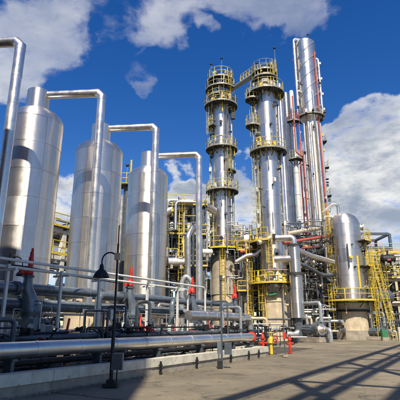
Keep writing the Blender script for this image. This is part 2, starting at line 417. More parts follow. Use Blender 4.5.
def clad_shell(parent, rad, z0, z1, courses, npan, m, core=True, name='cladding_panel', stag=False):
    h = (z1 - z0) / courses; a0 = 360 / npan
    p = panel_mesh(rad, a0, h, max(3, 48 // npan)).build(name, m, parent); src = p
    first = True
    for c in range(courses):
        for k in range(npan):
            rz = R(a0 * k + (a0 / 2 if stag and c % 2 else 0) + random.uniform(-.1, .1))
            rx = R(random.uniform(-.1, .1)); ry = R(random.uniform(-.1, .1))
            if first: o = p; first = False
            else: o = src.copy(); C.objects.link(o); o.parent = parent
            o.location = (random.uniform(-.006, .006), random.uniform(-.006, .006), z0 + c * h)
            o.rotation_euler = (rx, ry, rz)
    if core:
        MB().lathe([(rad - .035, z0), (rad - .035, z1)], 48).build('shell', GREY, parent)
def tank(s, t, label, seed):
    random.seed(seed)
    base = ST(s, t); T0 = empty('insulated_tank', base, label, 'tank', 'tall silver tanks standing in a row')
    zs0, zs1 = 3.7, 14.85
    clad_shell(T0, TR, zs0, zs1, 6, 12, CLAD)
    for k in range(0, 7):
        zz_ = zs0 + (zs1 - zs0) * k / 6; MB().lathe([(TR - .01, zz_ - .035), (TR + .012, zz_ - .035), (TR + .012, zz_ + .035), (TR - .01, zz_ + .035)], 48).build('seam_band', CLAD, T0)
    # domed head in gores
    hp = [(TR + .015, zs1), (TR + .015, zs1 + .10), (TR - .02, zs1 + .22), (TR * .93, zs1 + .45), (TR * .78, zs1 + .72), (TR * .6, zs1 + .92), (TR * .38, zs1 + 1.05), (0.01, zs1 + 1.12)]
    MB().lathe(hp, 48).build('domed_head', CLAD, T0)
    MB().lathe([(.76, zs1 + .55), (.76, ZT + .24), (.73, ZT + .275), (.01, ZT + .29)], 28).build('neck', CLAD, T0)
    MB().lathe([(.785, zs1 + 1.0), (.785, zs1 + 1.1)], 28).build('neck_band', GALV, T0)
    MB().lathe([(TR + .03, zs0 - .12), (TR + .03, zs0 + .02)], 48).build('base_ring', CLAD2, T0)
    MB().lathe([(TR * .5, zs0 - .1), (TR * .97, zs0 - .1)], 40).build('underside', DARK, T0)
    MB().lathe([(TR * .93, 0), (TR * .93, zs0 - .12)], 40).build('skirt', SKIRT, T0)
    return T0
TL = ['silver clad tank cut by the left edge of the photo, the nearest', 'silver clad tank in the middle of the row of three', 'silver clad tank farthest right in the row, beside the lattice of pipes']
NS = [(1.123, 1.503), (1.524, 1.500), (1.958, 1.515)]
for i, (s, t) in enumerate(NS): tank(s * HP, t * HP, TL[i], 11 + i)
# overhead arms and downcomers
ES = [(.83, 1.244), (1.249, 1.241), (1.646, 1.235), (2.086, 1.236)]
NN = [(.70, 1.508)] + NS
PR = .285
pl = ['tall silver goosenecked pipe at the left edge, cut by the frame', 'tall silver pipe bent down from the leftmost tank', 'tall silver pipe bent down from the middle tank', 'tall silver pipe bent down from the farthest tank']
for i in range(4):
    random.seed(50 + i)
    e = ST(ES[i][0] * HP, ES[i][1] * HP, ZT); nk = ST(NN[i][0] * HP, NN[i][1] * HP, ZT)
    th = empty('overhead_pipe', (e.x, e.y, 0), pl[i], 'pipe', 'goosenecked pipes falling from the tank tops')
    O = Vector((e.x, e.y, 0)); d = (nk - e); L = d.length; d.normalize(); zb = 3.1
    c45 = .30
    MB().tube([e + d * (c45 + .3) - O, e + d * c45 - O, e - Vector((0, 0, c45)) - O, e - Vector((0, 0, c45 + .3)) - O], PR + .006, 20).build('mitred_elbow', PIPE, th)
    na = 3; st = (L - .7 - .56) / na
    for k in range(na):
        a = e + d * (.56 + st * k) - O; MB().tube([a, a + d * (st - .012)], PR + random.uniform(-.004, .004), 20).build('cladding_section', PIPE, th)
    nv = 8; sv = (ZT - .56 - zb) / nv
    for k in range(nv):
        z = ZT - .56 - sv * k; j = Vector((random.uniform(-.006, .006), random.uniform(-.006, .006), 0))
        MB().tube([j + Vector((0, 0, z)), j + Vector((0, 0, z - sv + .012))], PR + random.uniform(-.004, .004), 20).build('cladding_section', PIPE, th)
        MB().tube([Vector((0, 0, z - .02)), Vector((0, 0, z + .04))], PR + .014, 20).build('joint_band', PIPE, th)
    q = UX * 0 - VX * 4.0
    MB().tube(fillet([Vector((0, 0, zb + .005)), Vector((0, 0, 2.35)), q * .9 + Vector((0, 0, 2.35))], .5), PR, 20).build('bottom_elbow', PIPE, th)
# ================================================================== VALVE STATIONS
def station():
    e = empty('valve_station', (0, 0, 0)); Z = lambda z: Vector((0, 0, z))
    MB().box((0, 0, .3), (.9, .9, .55)).build('plinth', CONC, e)
    MB().tube([Vector((.3, 0, .5)), Vector((.3, 0, 1.0)), Vector((.3, 0, 1.15)), Vector((.3, 0, 2.05)), Vector((.29, 0, 2.3)), Vector((.22, 0, 2.55)), Vector((.08, 0, 2.85)), Z(3.05), Z(3.3), Z(3.5)], [.28, .28, .42, .42, .38, .33, .27, .23, .19, .18], 22).build('valve_body', BLUEGREY, e)
    b = MB()
    for z, r in ((1.03, .47), (1.12, .47), (1.96, .49), (2.05, .49)): b.cyl(Vector((.3, 0, z)), Vector((.3, 0, z + .07)), r, 20)
    b.build('body_flange', GREY, e); b = MB()
    for k in range(10):
        a = k * .628; b.cyl((.3 + .45 * math.cos(a), .45 * math.sin(a), 1.9), (.3 + .45 * math.cos(a), .45 * math.sin(a), 2.18), .025, 6)
    b.build('bolt', GREY, e)['kind'] = 'stuff'
    MB().box((.3, 0, 1.52), (.95, .78, .62)).build('valve_chest', GREY, e)
    for q_ in (-.3, .3):
        MB().cyl((.3 + q_, -.39, 1.52), (.3 + q_, -.46, 1.52), .14, 14).build('inspection_cover', GALV, e)
    MB().cyl(Z(3.5), Z(3.58), .24, 16).build('bonnet_flange', GREY, e)
    b = MB(); b.tube([Z(3.58), Z(3.64), Z(3.90), Z(3.96)], [.14, .19, .18, .13], 14); b.build('red_bonnet', RED, e)
    b = MB(); b.tube([(.05, 0, 3.93), (.05, 0, 4.28), (.06, 0, 4.285), (.06, 0, 4.5), (.07, 0, 4.505), (.07, 0, 4.72)], [.115, .11, .09, .085, .065, .05], 10); b.box((.05, 0, 4.1), (.2, .1, .06)); b.build('red_spindle', RED, e)
    b = MB(); b.tube([Z(3.78), Vector((-.42, -.05, 3.70))], .085, 8); b.cyl((-.42, -.05, 3.60), (-.42, -.05, 3.80), .1, 10)
    b.build('red_lever', RED, e)
    # inlet branch with elbow falling to the ground
    MB().tube(fillet([(-.3, 0, 3.02), (-2.35, 0, 3.02), (-2.35, 0, .1)], .32), .165, 16).build('branch_pipe', BLUEGREY, e)
    b = MB(); b.cyl((-.62, 0, 3.02), (-.54, 0, 3.02), .28, 16); b.cyl((-.52, 0, 3.02), (-.44, 0, 3.02), .28, 16); b.cyl((-2.35, 0, 1.1), (-2.35, 0, 1.18), .25, 16); b.cyl((-2.35, 0, 1.2), (-2.35, 0, 1.28), .25, 16)
    b.build('branch_flange', GREY, e)
    MB().tube(fillet([(.6, .05, 1.75), (1.3, .05, 1.75), (1.3, .05, .2)], .25), .14, 14).build('outlet_pipe', BLUEGREY, e)
    # secondary valve with wheel facing the road
    MB().tube([(1.0, -.15, 1.62), (1.0, -.45, 1.62)], .14, 12).build('wheel_bonnet', GREY, e)
    MB().cyl((1.0, -.45, 1.62), (1.0, -.80, 1.62), .03, 8).build('stem', GALV, e)
    handwheel(e, (1.0, -.74, 1.62), .29, (.25, -1, .12))
    MB().tube([(.7, 0, 1.62), (1.2, -.08, 1.62)], .2, 12).build('wheel_valve', GREY, e)
    # impulse tubing
    b = MB(); b.tube(fillet([(-.36, -.2, 2.2), (-.75, -.3, 2.2), (-.75, -.3, .7), (-.2, -.35, .7)], .08, 3), .025, 6)
    b.tube(fillet([(.2, -.36, 2.4), (.2, -.6, 2.4), (.85, -.6, 2.3), (.85, -.6, .6)], .08, 3), .022, 6)
    b.build('tubing', GALV, e)
    b = MB(); b.box((-.78, -.42, 1.55), (.28, .16, .36)); b.cyl((-.78, -.5, 1.6), (-.78, -.53, 1.6), .09, 12)
    b.build('gauge_box', WHITE, e)
    return e
SS = [11.95, 18.5, 24.95, 31.4]; STT = 15.3
sl = ['valve station with red top nearest the left edge, in shade', 'valve station with red top right of the curved lamp', 'third valve station with red top, below the pipe from the farthest tank', 'farthest valve station with red top, in front of the leftmost tower']
s0 = station()
for i, s in enumerate(SS):
    o = s0 if i == 0 else copy_tree(s0)
    o.location = ST(s, STT); o.rotation_euler.z = ROWROT; tag(o, sl[i], 'valve', 'valve stations with red tops in front of the tanks')
# ---- headers along the row
def run(name, label, s0, s1, t, z, r, m, group=None, n=14, bands=1.2, fl=(), cat='pipe', ends=None):
    pts = [ST(s0, t, z), ST(s1, t, z)]
    if ends == 'down': pts.append(ST(s1, t, .1))
    if ends == 'back': pts.append(ST(s1, t + 4, z))
    return pipe(name, label, pts, r, m, cat, group, None, n, bands, fl)
run('header_pipe', 'grey header pipe level with the valve stations, the upper one', 4, 33, 16.0, 3.15, .19, BLUEGREY, bands=2.4, fl=[(0, .2), (0, .45), (0, .7)])
run('header_pipe', 'fat grey header pipe behind the valve stations, the lower one', 4, 33, 16.7, 2.45, .27, BLUEGREY, bands=2.4, fl=[(0, .3), (0, .6)])
# main foreground pipe in sections
mp = empty('main_pipe', ST(3.5, 9.85), 'big silver pipe lying along the kerb wall in the foreground', 'pipe', rz=ROWROT)
MZ, MR_ = .99, .205
msl = 1.55; x = 0; k = 0
first = MB().tube([(0, 0, MZ), (msl - .01, 0, MZ)], MR_, 28).build('cladding_section', PIPE, mp)
bnd = MB().tube([(-.05, 0, MZ), (.05, 0, MZ)], MR_ + .008, 28).build('joint_band', PIPE, mp)
for k in range(1, 12):
    inst(first, mp, (k * msl, random.uniform(-.004, .004), random.uniform(-.004, .004)), rot=(0, 0, 0)); inst(bnd, mp, (k * msl, 0, 0))
sup = MB(); sup.box((.8, 0, .38), (.10, .30, .72)); sup.box((.8, 0, .76), (.16, .46, .05)); sp_ = sup.build('pipe_support', GREY, mp)
for k in range(1, 6): inst(sp_, mp, (k * 3.1, 0, 0))
ME = 3.5 + 12 * msl     # end of main pipe in s = 22.1
MB().tube([(12 * msl, 0, MZ), (12 * msl + .07, 0, MZ)], .27, 20).build('end_flange', RED, mp)
# second, darker pipes behind the main one
run('low_pipe', 'thin dark pipe just behind the big foreground pipe', 3, 22, 10.35, .62, .09, DARK, bands=2)
run('low_pipe', 'thin grey pipe behind the big foreground pipe, higher up', 3, 24, 10.75, .95, .07, GREY, bands=2)
run('low_pipe', 'pale slim pipe low between the big pipe and the valves', 3, 27, 11.6, .8, .1, GALV, bands=2)
run('low_pipe', 'dark grey pipe low between the big pipe and the valves', 3, 29, 12.4, 1.2, .12, GREY, bands=2)
run('low_pipe', 'grey insulated pipe on low supports in front of the valve plinths', 3, 30, 13.2, .85, .17, PIPE, bands=1.5)
# ---- long thin pale pipes and cable in front of stations
def thin_line(pts_px, Ys, r, m, name, label):
    pts = [W(px, py, Y) for (px, py), Y in zip(pts_px, Ys)]
    return pipe(name, label, pts, r, m, fil=.3, n=10, bands=3.0)
def stat_Y(px, t):
    az = math.atan2(px - 200, 434); s = t / math.tan(R(30.5) - az); return ST(s, t).y, s
def row_line(name, label, px0, px1, t, z, r, m, drop=None, **kw):
    s0 = stat_Y(px0, t)[1]; s1 = stat_Y(px1, t)[1]; pts = [ST(s0, t, z), ST(s1, t, z)]
    if drop is not None: pts.append(ST(s1, t, drop))
    return pipe(name, label, pts, r, m, fil=.25, n=10, bands=3., **kw)
row_line('service_pipe', 'long pale service pipe running above the valves, upper of the pair', -60, 205, 13.6, 3.84, .055, WHITE, drop=.4)
row_line('service_pipe', 'long pale service pipe running above the valves, lower of the pair', -60, 188, 13.9, 3.62, .055, WHITE, drop=.4)
pipe('power_cable', 'sagging dark cable crossing in front of the leftmost tank', [W(-12, 267, 16), W(12, 265, 16.5), W(22, 266, 17), W(80, 277, 21), W(118, 283, 24)], .03, BLACK, 'cable', fil=.5, n=6, bands=0)
# support frames for thin pipes
tp = None
for i, px in enumerate((8, 62, 100, 148, 178)):
    Y, s = stat_Y(px, 13.75)
    if tp is None:
        b = MB(); b.box((0, 0, 1.85), (.1, .1, 3.7)); tp = empty('pipe_support', (0, 0, 0)); b.build('post', WHITE, tp); MB().box((0, 0, 3.5), (.08, .9, .08)).build('crossarm', WHITE, tp); MB().box((0, 0, .12), (.4, .4, .2)).build('footing', CONC, tp)
        o = tp
    else: o = copy_tree(tp)
    o.location = ST(s, 13.75); o.rotation_euler.z = ROWROT
    tag(o, ['white pipe support post at the far left, under the pale service pipes', 'white pipe support post between the first two valve stations', 'white pipe support post just left of the curved lamp', 'white pipe support post between second and third valve stations', 'white pipe support post just before the third valve station'][i], 'support', 'white posts under the service pipes')
# ---- small gate valves in the trench
gv = empty('gate_valve', (0, 0, 0))
MB().tube([(-.22, 0, .45), (-.1, 0, .45), (-.1, 0, .45), (.1, 0, .45), (.22, 0, .45)], [.1, .1, .17, .17, .1], 12).build('valve_body', GREY, gv)
b = MB(); b.cyl((-.28, 0, .45), (-.22, 0, .45), .18, 12); b.cyl((.22, 0, .45), (.28, 0, .45), .18, 12); b.build('valve_flange', GREY, gv)
b = MB(); b.cyl((0, 0, .5), (0, 0, .8), .09, 10); b.cyl((0, 0, .8), (0, 0, 1.1), .025, 6); b.build('bonnet', GREY, gv)
MB().box((0, 0, .2), (.2, .2, .42)).build('foot', CONC, gv)
handwheel(gv, (0, 0, 1.05), .2, (0, -.55, 1), DARK)
spots = [(8.4, 11.6), (10.4, 12.4), (12.3, 11.5), (13.4, 13.3), (14.2, 12.4), (15.5, 11.6), (16.9, 13.2), (17.8, 12.4), (19.0, 11.5), (20.4, 12.5), (21.9, 13.2), (23.6, 11.7), (25.2, 13.3), (27.4, 12.4), (29.2, 13.6), (31.5, 12.6)]
for i, (s, t) in enumerate(spots):
    o = gv if i == 0 else copy_tree(gv)
    o.location = ST(s, t, random.choice((.05, .2, .35))); o.rotation_euler.z = ROWROT + random.uniform(-.5, .5) + random.choice((0, math.pi / 2))
    for k in [x for x in C.objects if x.parent is o and x.name.startswith('handwheel')]:
        if i % 4 == 1: k.data = k.data.copy(); k.data.materials[0] = RED
    rank_ = sorted(range(16), key=lambda k: ST(*spots[k]).x / ST(*spots[k]).y).index(i)
    tag(o, 'small grey gate valve with %s wheel low in the trench, %s from the left' % ('a red' if i % 4 == 1 else 'a black', ['first', 'second', 'third', 'fourth', 'fifth', 'sixth', 'seventh', 'eighth', 'ninth', 'tenth', 'eleventh', 'twelfth', 'thirteenth', 'fourteenth', 'fifteenth', 'last'][rank_]), 'valve', 'small gate valves in the trench')
# small vertical instrument pipes in the trench
TB = []
for i in range(18):
    s = random.uniform(8, 31); t = random.uniform(11, 17.5); h = random.uniform(1.3, 2.9)
    m = random.choice((GALV, GREY, GREY, GREY, BEIGE)); r = random.choice((.03, .04, .05, .08))
    p = ST(s, t, .05); d = random.choice((UX, -UX, VX)) * random.uniform(.5, 1.2)
    _P = [p, p + Vector((0, 0, h)), p + Vector((0, 0, h)) + d, p + d + Vector((0, 0, random.uniform(.1, h * .6)))]
    _o = pipe('bent_pipe', 'x', _P, r, m, group='slim bent pipes among the valves', n=8, bands=0, flanges=((0, .5),) if r > .06 else ())
    TB.append((_o, _P, r, m, 'hooped pipe standing among the trench valves'))
# small red fittings that dot the trench
rdp = None
for i, (s, t) in enumerate(((12.7, 13.6), (17.6, 13.8), (21.5, 14.3), (25.8, 14.5), (28.3, 14.6), (33.0, 14.8))):
    if rdp is None:
        rdp = empty('red_drain_valve', (0, 0, 0)); MB().tube([(0, 0, 0), (0, 0, .9), (0, 0, .95), (0, 0, 1.25), (.0, 0, 1.3), (.08, 0, 1.75)], [.05, .05, .1, .1, .05, .045], 10).build('valve_body', RED, rdp)
        handwheel(rdp, (0, -.22, 1.1), .14, (0, -1, .1), RED); MB().cyl((0, 0, 1.1), (0, -.22, 1.1), .025, 6).build('stem', GALV, rdp); o = rdp
    else: o = copy_tree(rdp)
    o.location = ST(s, t, .1 + .25 * (i % 2)); o.rotation_euler.z = ROWROT
    tag(o, 'slim red drain valve in the trench, ' + ['beside the nearest valve station', 'left of the second valve station', 'between the second and third valve stations', 'just right of the third valve station', 'midway between the third and farthest valve stations', 'just right of the farthest valve station'][i], 'valve', 'slim red drain valves in the trench')
# junction boxes
jb = empty('junction_box', (0, 0, 0)); MB().box((0, 0, 1.35), (.34, .2, .5)).build('box', WHITE, jb); MB().box((0, -.107, 1.35), (.3, .012, .46)).build('lid', GREY, jb); MB().cyl((0, 0, 0), (0, 0, 1.1), .035, 8).build('stand', GREY, jb)
for i, (s, t) in enumerate(((11.0, 12.8), (16.2, 14.4), (20.9, 14.2), (22.8, 14.6), (26.6, 14.6), (29.0, 14.9))):
    o = jb if i == 0 else copy_tree(jb); o.location = ST(s, t); o.rotation_euler.z = ROWROT
    tag(o, 'pale junction box on a short stand among the valves, ' + ['leftmost, near the nearest valve station', 'second from the left', 'third from the left', 'fourth from the left', 'fifth from the left', 'rightmost of them'][i], 'box', 'pale junction boxes among the valves')
# ================================================================== LAMPS AND POSTS
def lamp(loc, hpole, rz, label, reach=.75, box=True):
    e = empty('yard_lamp', loc, label, 'lamp', rz=rz)
    MB().tube([(0, 0, 0), (0, 0, 1.7), (0, 0, 1.75), (0, 0, hpole)], [.052, .052, .032, .028], 12).build('pole', DARK, e)
    b = MB(); b.box((0, 0, .04), (.4, .4, .08)); b.box((0, 0, .12), (.22, .22, .1)); b.build('base', DARK, e)
    ang = [i * math.pi / 10 for i in range(11)]
    rr = reach / 2
    arm = [Vector((-rr + rr * math.cos(a), 0, hpole - .5 + .0 + rr * 1.1 * math.sin(a))) for a in ang]
    arm = [Vector((0, 0, hpole - .75))] + arm + [Vector((-reach, 0, hpole - .62))]
    MB().tube(arm, .022, 8).build('gooseneck', DARK, e)
    sh = MB(); z = hpole - .98; sh.lathe([(.015, z + .40), (.05, z + .36), (.07, z + .24), (.12, z + .20), (.19, z + .11), (.235, z), (.22, z), (.17, z + .09), (.02, z + .16)], 24, (-reach, 0, 0))
    sh.build('lamp_shade', BLACK, e)
    bl = MB(); bl.lathe([(.01, z - .02), (.06, z), (.08, z + .06), (.05, z + .14), (.01, z + .16)], 12, (-reach, 0, 0)); bl.build('bulb', GLASS, e)
    if box:
        b = MB(); b.box((.16, -.07, .62), (.30, .15, .42)); o = b.build('switch_box', BLUEGREY, e); MB().box((.16, -.15, .62), (.26, .012, .37)).build('lid', GREY, o); MB().cyl((.16, -.07, .05), (.16, -.07, .42), .02, 6).build('conduit', DARK, e)
        b = MB(); b.box((.0, -.02, hpole - .38), (.16, .12, .2)); b.build('top_fitting', BEIGE, e); MB().cyl((0, 0, hpole), (0, 0, hpole + .55), .018, 6).build('rod', DARK, e)
    return e
lamp(W(114.5, 388, 12.45) * Vector((1, 1, 0)) if False else Vector((W(110.6, 388, 12.45).x, 12.45, .03)), 3.85, 0.02, 'black gooseneck lamp with a round shade in front of the kerb wall', .44)
lamp(ST(11.9, 16.6), 4.6, math.pi - .1, 'second black lamp half hidden behind the nearest valve station', .62, False)
# thin post with two boxes
Yp = 17.6; bp = Vector((W(222, 366, Yp).x, Yp, .03))
e = empty('sign_post', bp, 'thin grey post with two small boxes in front of the kerb wall', 'post')
MB().tube([(0, 0, 0), (0, 0, 3.3)], .035, 8).build('post', GREY, e)
MB().box((-.1, -.03, .72), (.16, .12, .44)).build('switch_box', BLUEGREY, e); MB().box((.24, -.03, .70), (.28, .12, .44)).build('switch_box', GREY, e)
MB().box((-.08, -.05, .12), (.2, .2, .26)).build('base', DARK, e); MB().cyl((0, 0, 3.3), (0, 0, 3.5), .06, 8).build('cap', GREY, e)
# ================================================================== HYDRANTS at the end of the wall
def hydrant_red(loc, label, h=.9, sc=1.):
    e = empty('fire_hydrant', loc, label, 'hydrant', rz=.4)
    b = MB(); b.tube([(0, 0, 0), (0, 0, .05), (0, 0, .06), (0, 0, h * .75), (0, 0, h * .76), (0, 0, h * .82), (0, 0, h * .95), (0, 0, h)], [.2 * sc, .2 * sc, .12 * sc, .12 * sc, .17 * sc, .17 * sc, .1 * sc, .03], 16); b.build('barrel', RED, e)
    b = MB(); b.cyl((-.3 * sc, 0, h * .55), (.3 * sc, 0, h * .55), .075 * sc, 12); b.cyl((-.34 * sc, 0, h * .55), (-.27 * sc, 0, h * .55), .11 * sc, 12); b.cyl((.27 * sc, 0, h * .55), (.34 * sc, 0, h * .55), .11 * sc, 12); b.build('outlet', RED, e)
    MB().box((0, 0, h + .04), (.06, .06, .09)).build('cap_nut', RED, e)
    return e
hydrant_red(ST(23.3, 9.7, .03), 'red fire hydrant valve at the right end of the big pipe', 1.1, .72)
hydrant_red(ST(25.4, 8.9, .03), 'red valve column standing by itself right of the yellow valve', .95, .62)
e = empty('yellow_valve', ST(24.0, 9.5, .03), 'yellow valve with a wheel between the red hydrants', 'valve', rz=ROWROT)
MB().tube([(0, 0, 0), (0, 0, .55), (0, 0, .6), (0, 0, .85), (0, 0, 1.05)], [.09, .09, .17, .14, .05], 14).build('valve_body', YEL, e)
handwheel(e, (0, -.28, .8), .21, (-.3, -1, .2), RED); MB().cyl((0, 0, .8), (0, -.3, .8), .03, 8).build('stem', GALV, e)
handwheel(e, (0, 0, 1.14), .2, (0, 0, 1), YEL)
bq = Vector((W(285.5, 360, 23.5).x, 23.5, .03)); e = empty('thin_post', bq, 'slim grey post with a red plate standing right of the hydrants', 'post')
MB().cyl((0, 0, 0), (0, 0, 2.9), .03, 8).build('post', GREY, e); MB().box((-.0, -.04, 1.05), (.16, .02, .34)).build('red_plate', RED, e); MB().box((0, 0, .05), (.25, .25, .1)).build('footing', CONC, e)
pipe('short_pipe', 'silver elbow pipe rising behind the red hydrants', [ST(20.5, 12.8, 2.1), ST(28.5, 12.8, 2.1), ST(28.5, 12.8, .05)], .26, PIPE, fil=.6, flanges=((0, .8), (1, .75)))
# ================================================================== TOWERS
def ring_platform(parent, z, ri, wdt=.85, m=PYEL, a0=0, a1=360, deck=DARKG, h=1.1, rr=.026, cx=0, cy=0):
    b = MB(); n = max(6, int(28 * (a1 - a0) / 360)); full = (a1 - a0) >= 360
    vs = []
    for i in range(n + 1):
        an = R(a0 + (a1 - a0) * i / n); c, s = math.cos(an), math.sin(an)
        for rad, zz in ((ri, z), (ri + wdt, z), (ri + wdt, z - .1), (ri, z - .1)): vs.append((rad * c + cx, rad * s + cy, zz))
    fs = []
    for i in range(n):
        for k in range(4): fs.append((i * 4 + k, i * 4 + (k + 1) % 4, (i + 1) * 4 + (k + 1) % 4, (i + 1) * 4 + k))
    if not full: fs += [(0, 1, 2, 3), (n * 4 + 3, n * 4 + 2, n * 4 + 1, n * 4)]
    b.add(vs, fs); p = b.build('platform', deck, parent)
    b = MB(); ro = ri + wdt - .03; c = (cx, cy, 0)
    for q in (h, h * .55): b.ring((cx, cy, z + q), ro, rr, 28, (0, 0, 1), a0, a1, 6)
    k = max(3, int(round((a1 - a0) / 30)))
    for i in range(k + (0 if full else 1)):
        an = R(a0 + (a1 - a0) * i / k); x, y = ro * math.cos(an) + cx, ro * math.sin(an) + cy; b.cyl((x, y, z), (x, y, z + h), rr, 6)
    b.build('railing', m, p)
    b = MB(); K = n
    vs = []
    for i in range(n + 1):
        an = R(a0 + (a1 - a0) * i / n); c_, s_ = math.cos(an), math.sin(an)
        for rad, zz in ((ri + wdt, z - .1), (ri + wdt, z + .10), (ri + wdt + .015, z + .10), (ri + wdt + .015, z - .1)): vs.append((rad * c_ + cx, rad * s_ + cy, zz))
    fs = []
    for i in range(n):
        for k in range(4): fs.append((i * 4 + k, i * 4 + (k + 1) % 4, (i + 1) * 4 + (k + 1) % 4, (i + 1) * 4 + k))
    b.add(vs, fs); b.build('toe_board', TOE if m is not YEL else m, p)
    b = MB()
    for i in range(max(2, int((a1 - a0) / 45))):
        an = R(a0 + 10 + i * 45); c_, s_ = math.cos(an), math.sin(an)
        b.beam((ri * c_ + cx, ri * s_ + cy, z - .8), ((ri + wdt * .9) * c_ + cx, (ri + wdt * .9) * s_ + cy, z - .1), .07)
        b.beam((ri * c_ + cx, ri * s_ + cy, z - .16), ((ri + wdt) * c_ + cx, (ri + wdt) * s_ + cy, z - .16), .08, .1)
    b.build('bracket', deck, p)
    return p
def ladder(parent, ang, rad, z0, z1, m=YEL, cage=True, rr=.026):
    q = Matrix.Rotation(R(ang), 3, 'Z'); b = MB()
    for y in (-.22, .22): b.box(q @ Vector((rad + .2, y, (z0 + z1) / 2)), (.05, .05, z1 - z0), R(ang))
    k = int((z1 - z0) / .33)
    for i in range(k): z = z0 + .2 + i * .33; b.cyl(q @ Vector((rad + .2, -.22, z)), q @ Vector((rad + .2, .22, z)), .018, 5)
    for i in range(int((z1 - z0) / 2) + 1):
        z = z0 + .3 + i * 2
        for y in (-.22, .22): b.beam(q @ Vector((rad - .05, y, z)), q @ Vector((rad + .2, y, z)), .04)
    o = b.build('ladder', m, parent)
    if cage and z1 - z0 > 3:
        b = MB(); zc = z0 + 2.1
        while zc < z1 + .9:
            b.ring(q @ Vector((rad + .2 + .33, 0, 0)) + Vector((0, 0, zc)), .36, .02, 14, (0, 0, 1), ang - 150, ang + 150, 4); zc += .75
        for a in (-120, -60, 0, 60, 120):
            c = q @ Vector((rad + .53, 0, 0)) + Vector((.36 * math.cos(R(ang + a)), .36 * math.sin(R(ang + a)), 0)); b.box(c + Vector((0, 0, (z0 + 2.1 + z1 + .9) / 2)), (.03, .03, z1 + .9 - z0 - 2.1))
        b.build('cage', m, o)
    return o
def zat(py, Y): return W(200, py, Y).z
def courses(parent, r, z0, z1, h, m, npan=8, name='cladding_panel'):
    n = max(1, int(round((z1 - z0) / h))); clad_shell(parent, r, z0, z1, n, npan, m, True, name, False)
def side_pipe(parent, ang, rad, r, z0, z1, m, top=True, off=.12, name='riser_pipe'):
    q = Matrix.Rotation(R(ang), 3, 'Z'); d = rad + off + r
    pts = [q @ Vector((d, 0, z0)), q @ Vector((d, 0, z1))]
    if top: pts.append(q @ Vector((rad * .4, 0, z1)))
    MB().tube(fillet(pts, r * 2.5) if top else pts, r, 12).build(name, m, parent)
def nozzle(parent, ang, rad, z, r=.22, L=.35, m=CLAD2, name='manway'):
    q = Matrix.Rotation(R(ang), 3, 'Z'); a = q @ Vector((rad - .1, 0, z)); e = q @ Vector((rad + L, 0, z)); d = (e - a).normalized()
    o = MB().cyl(a, e, r, 16).build(name, m, parent)
    MB().cyl(e, e + d * .06, r * 1.35, 16).build('cover', m, o); return o
def light_pole(parent, x, y, z, h=1.9):
    b = MB(); b.cyl((x, y, z), (x, y, z + h), .025, 6); o = b.build('light_pole', GALV, parent)
    MB().lathe([(.01, z + h + .22), (.14, z + h + .18), (.17, z + h + .05), (.12, z + h - .04), (.01, z + h - .06)], 12, (x, y, 0)).build('lamp_globe', BLACK, o)
def small_box(parent, ang, rad, z, s=.45, m=WHITE):
    q = Matrix.Rotation(R(ang), 3, 'Z'); MB().box(q @ Vector((rad + s * .5 + .05, 0, z)), (s * .6, s * .8, s), R(ang)).build('fitting_box', m, parent)
def side_bits(parent, rad, z0, z1, n, seed):
    rs = random.Random(seed)
    for i in range(n):
        a = rs.choice((rs.uniform(165, 215), rs.uniform(165, 215), rs.uniform(-40, 15), rs.uniform(-140, -40))); zz = rs.uniform(z0, z1); q = Matrix.Rotation(R(a), 3, 'Z'); k = rs.random()
        if k < .45:
            sz = rs.uniform(.16, .38); MB().box(q @ Vector((rad + .08 + sz / 2, 0, zz)), (sz, sz * rs.uniform(.6, 1.1), sz * rs.uniform(.7, 1.6)), R(a)).build('fitting_box', rs.choice((WHITE, DARK, GREY, BEIGE, YEL)), parent)
        elif k < .7:
            MB().cyl(q @ Vector((rad - .05, 0, zz)), q @ Vector((rad + .35, 0, zz)), rs.uniform(.07, .14), 10).build('stub_nozzle', rs.choice((CLAD2, GREY, DARK)), parent)
        else:
            L = rs.uniform(1.5, 6); d = rad + rs.uniform(.1, .3); r_ = rs.uniform(.03, .07)
            MB().tube(fillet([q @ Vector((rad - .05, 0, zz)), q @ Vector((d, 0, zz)), q @ Vector((d, 0, zz - L)), q @ Vector((rad - .05, 0, zz - L))], .1, 3), r_, 8).build('small_pipe', rs.choice((GALV, GREY, BEIGE, PIPE)), parent)
def top_clutter(parent, zz, ri, n, seed, hi=1.6):
    rs = random.Random(seed)
    for i in range(n):
        a = rs.uniform(-190, 20); rad = rs.uniform(ri + .1, ri + .75); x, y = rad * math.cos(R(a)), rad * math.sin(R(a)); h = rs.uniform(.5, hi)
        k = rs.random()
        if k < .35: MB().box((x, y, zz + h * .4), (rs.uniform(.2, .45), rs.uniform(.15, .35), h * .7), R(a)).build('fitting_box', rs.choice((BEIGE, GREY, DARK, WHITE, YEL)), parent)
        elif k < .8:
            a2 = a + rs.uniform(-40, 40); x2, y2 = rad * math.cos(R(a2)), rad * math.sin(R(a2))
            MB().tube(fillet([(x, y, zz - rs.uniform(.2, 1.5)), (x, y, zz + h), (x2, y2, zz + h), (x2, y2, zz + h - rs.uniform(.3, .8))], .15, 3), rs.choice((.05, .07, .1)), 8).build('small_pipe', rs.choice((GALV, PIPE, BEIGE, GREY, YEL)), parent)
        else:
            o = MB().cyl((x, y, zz + .3), (x * 1.2, y * 1.2, zz + .35), .16, 12).build('small_valve', rs.choice((DARK, GREY, GALV)), parent); MB().cyl((x, y, zz), (x, y, zz + .3), .06, 8).build('valve_stem', GREY, o)
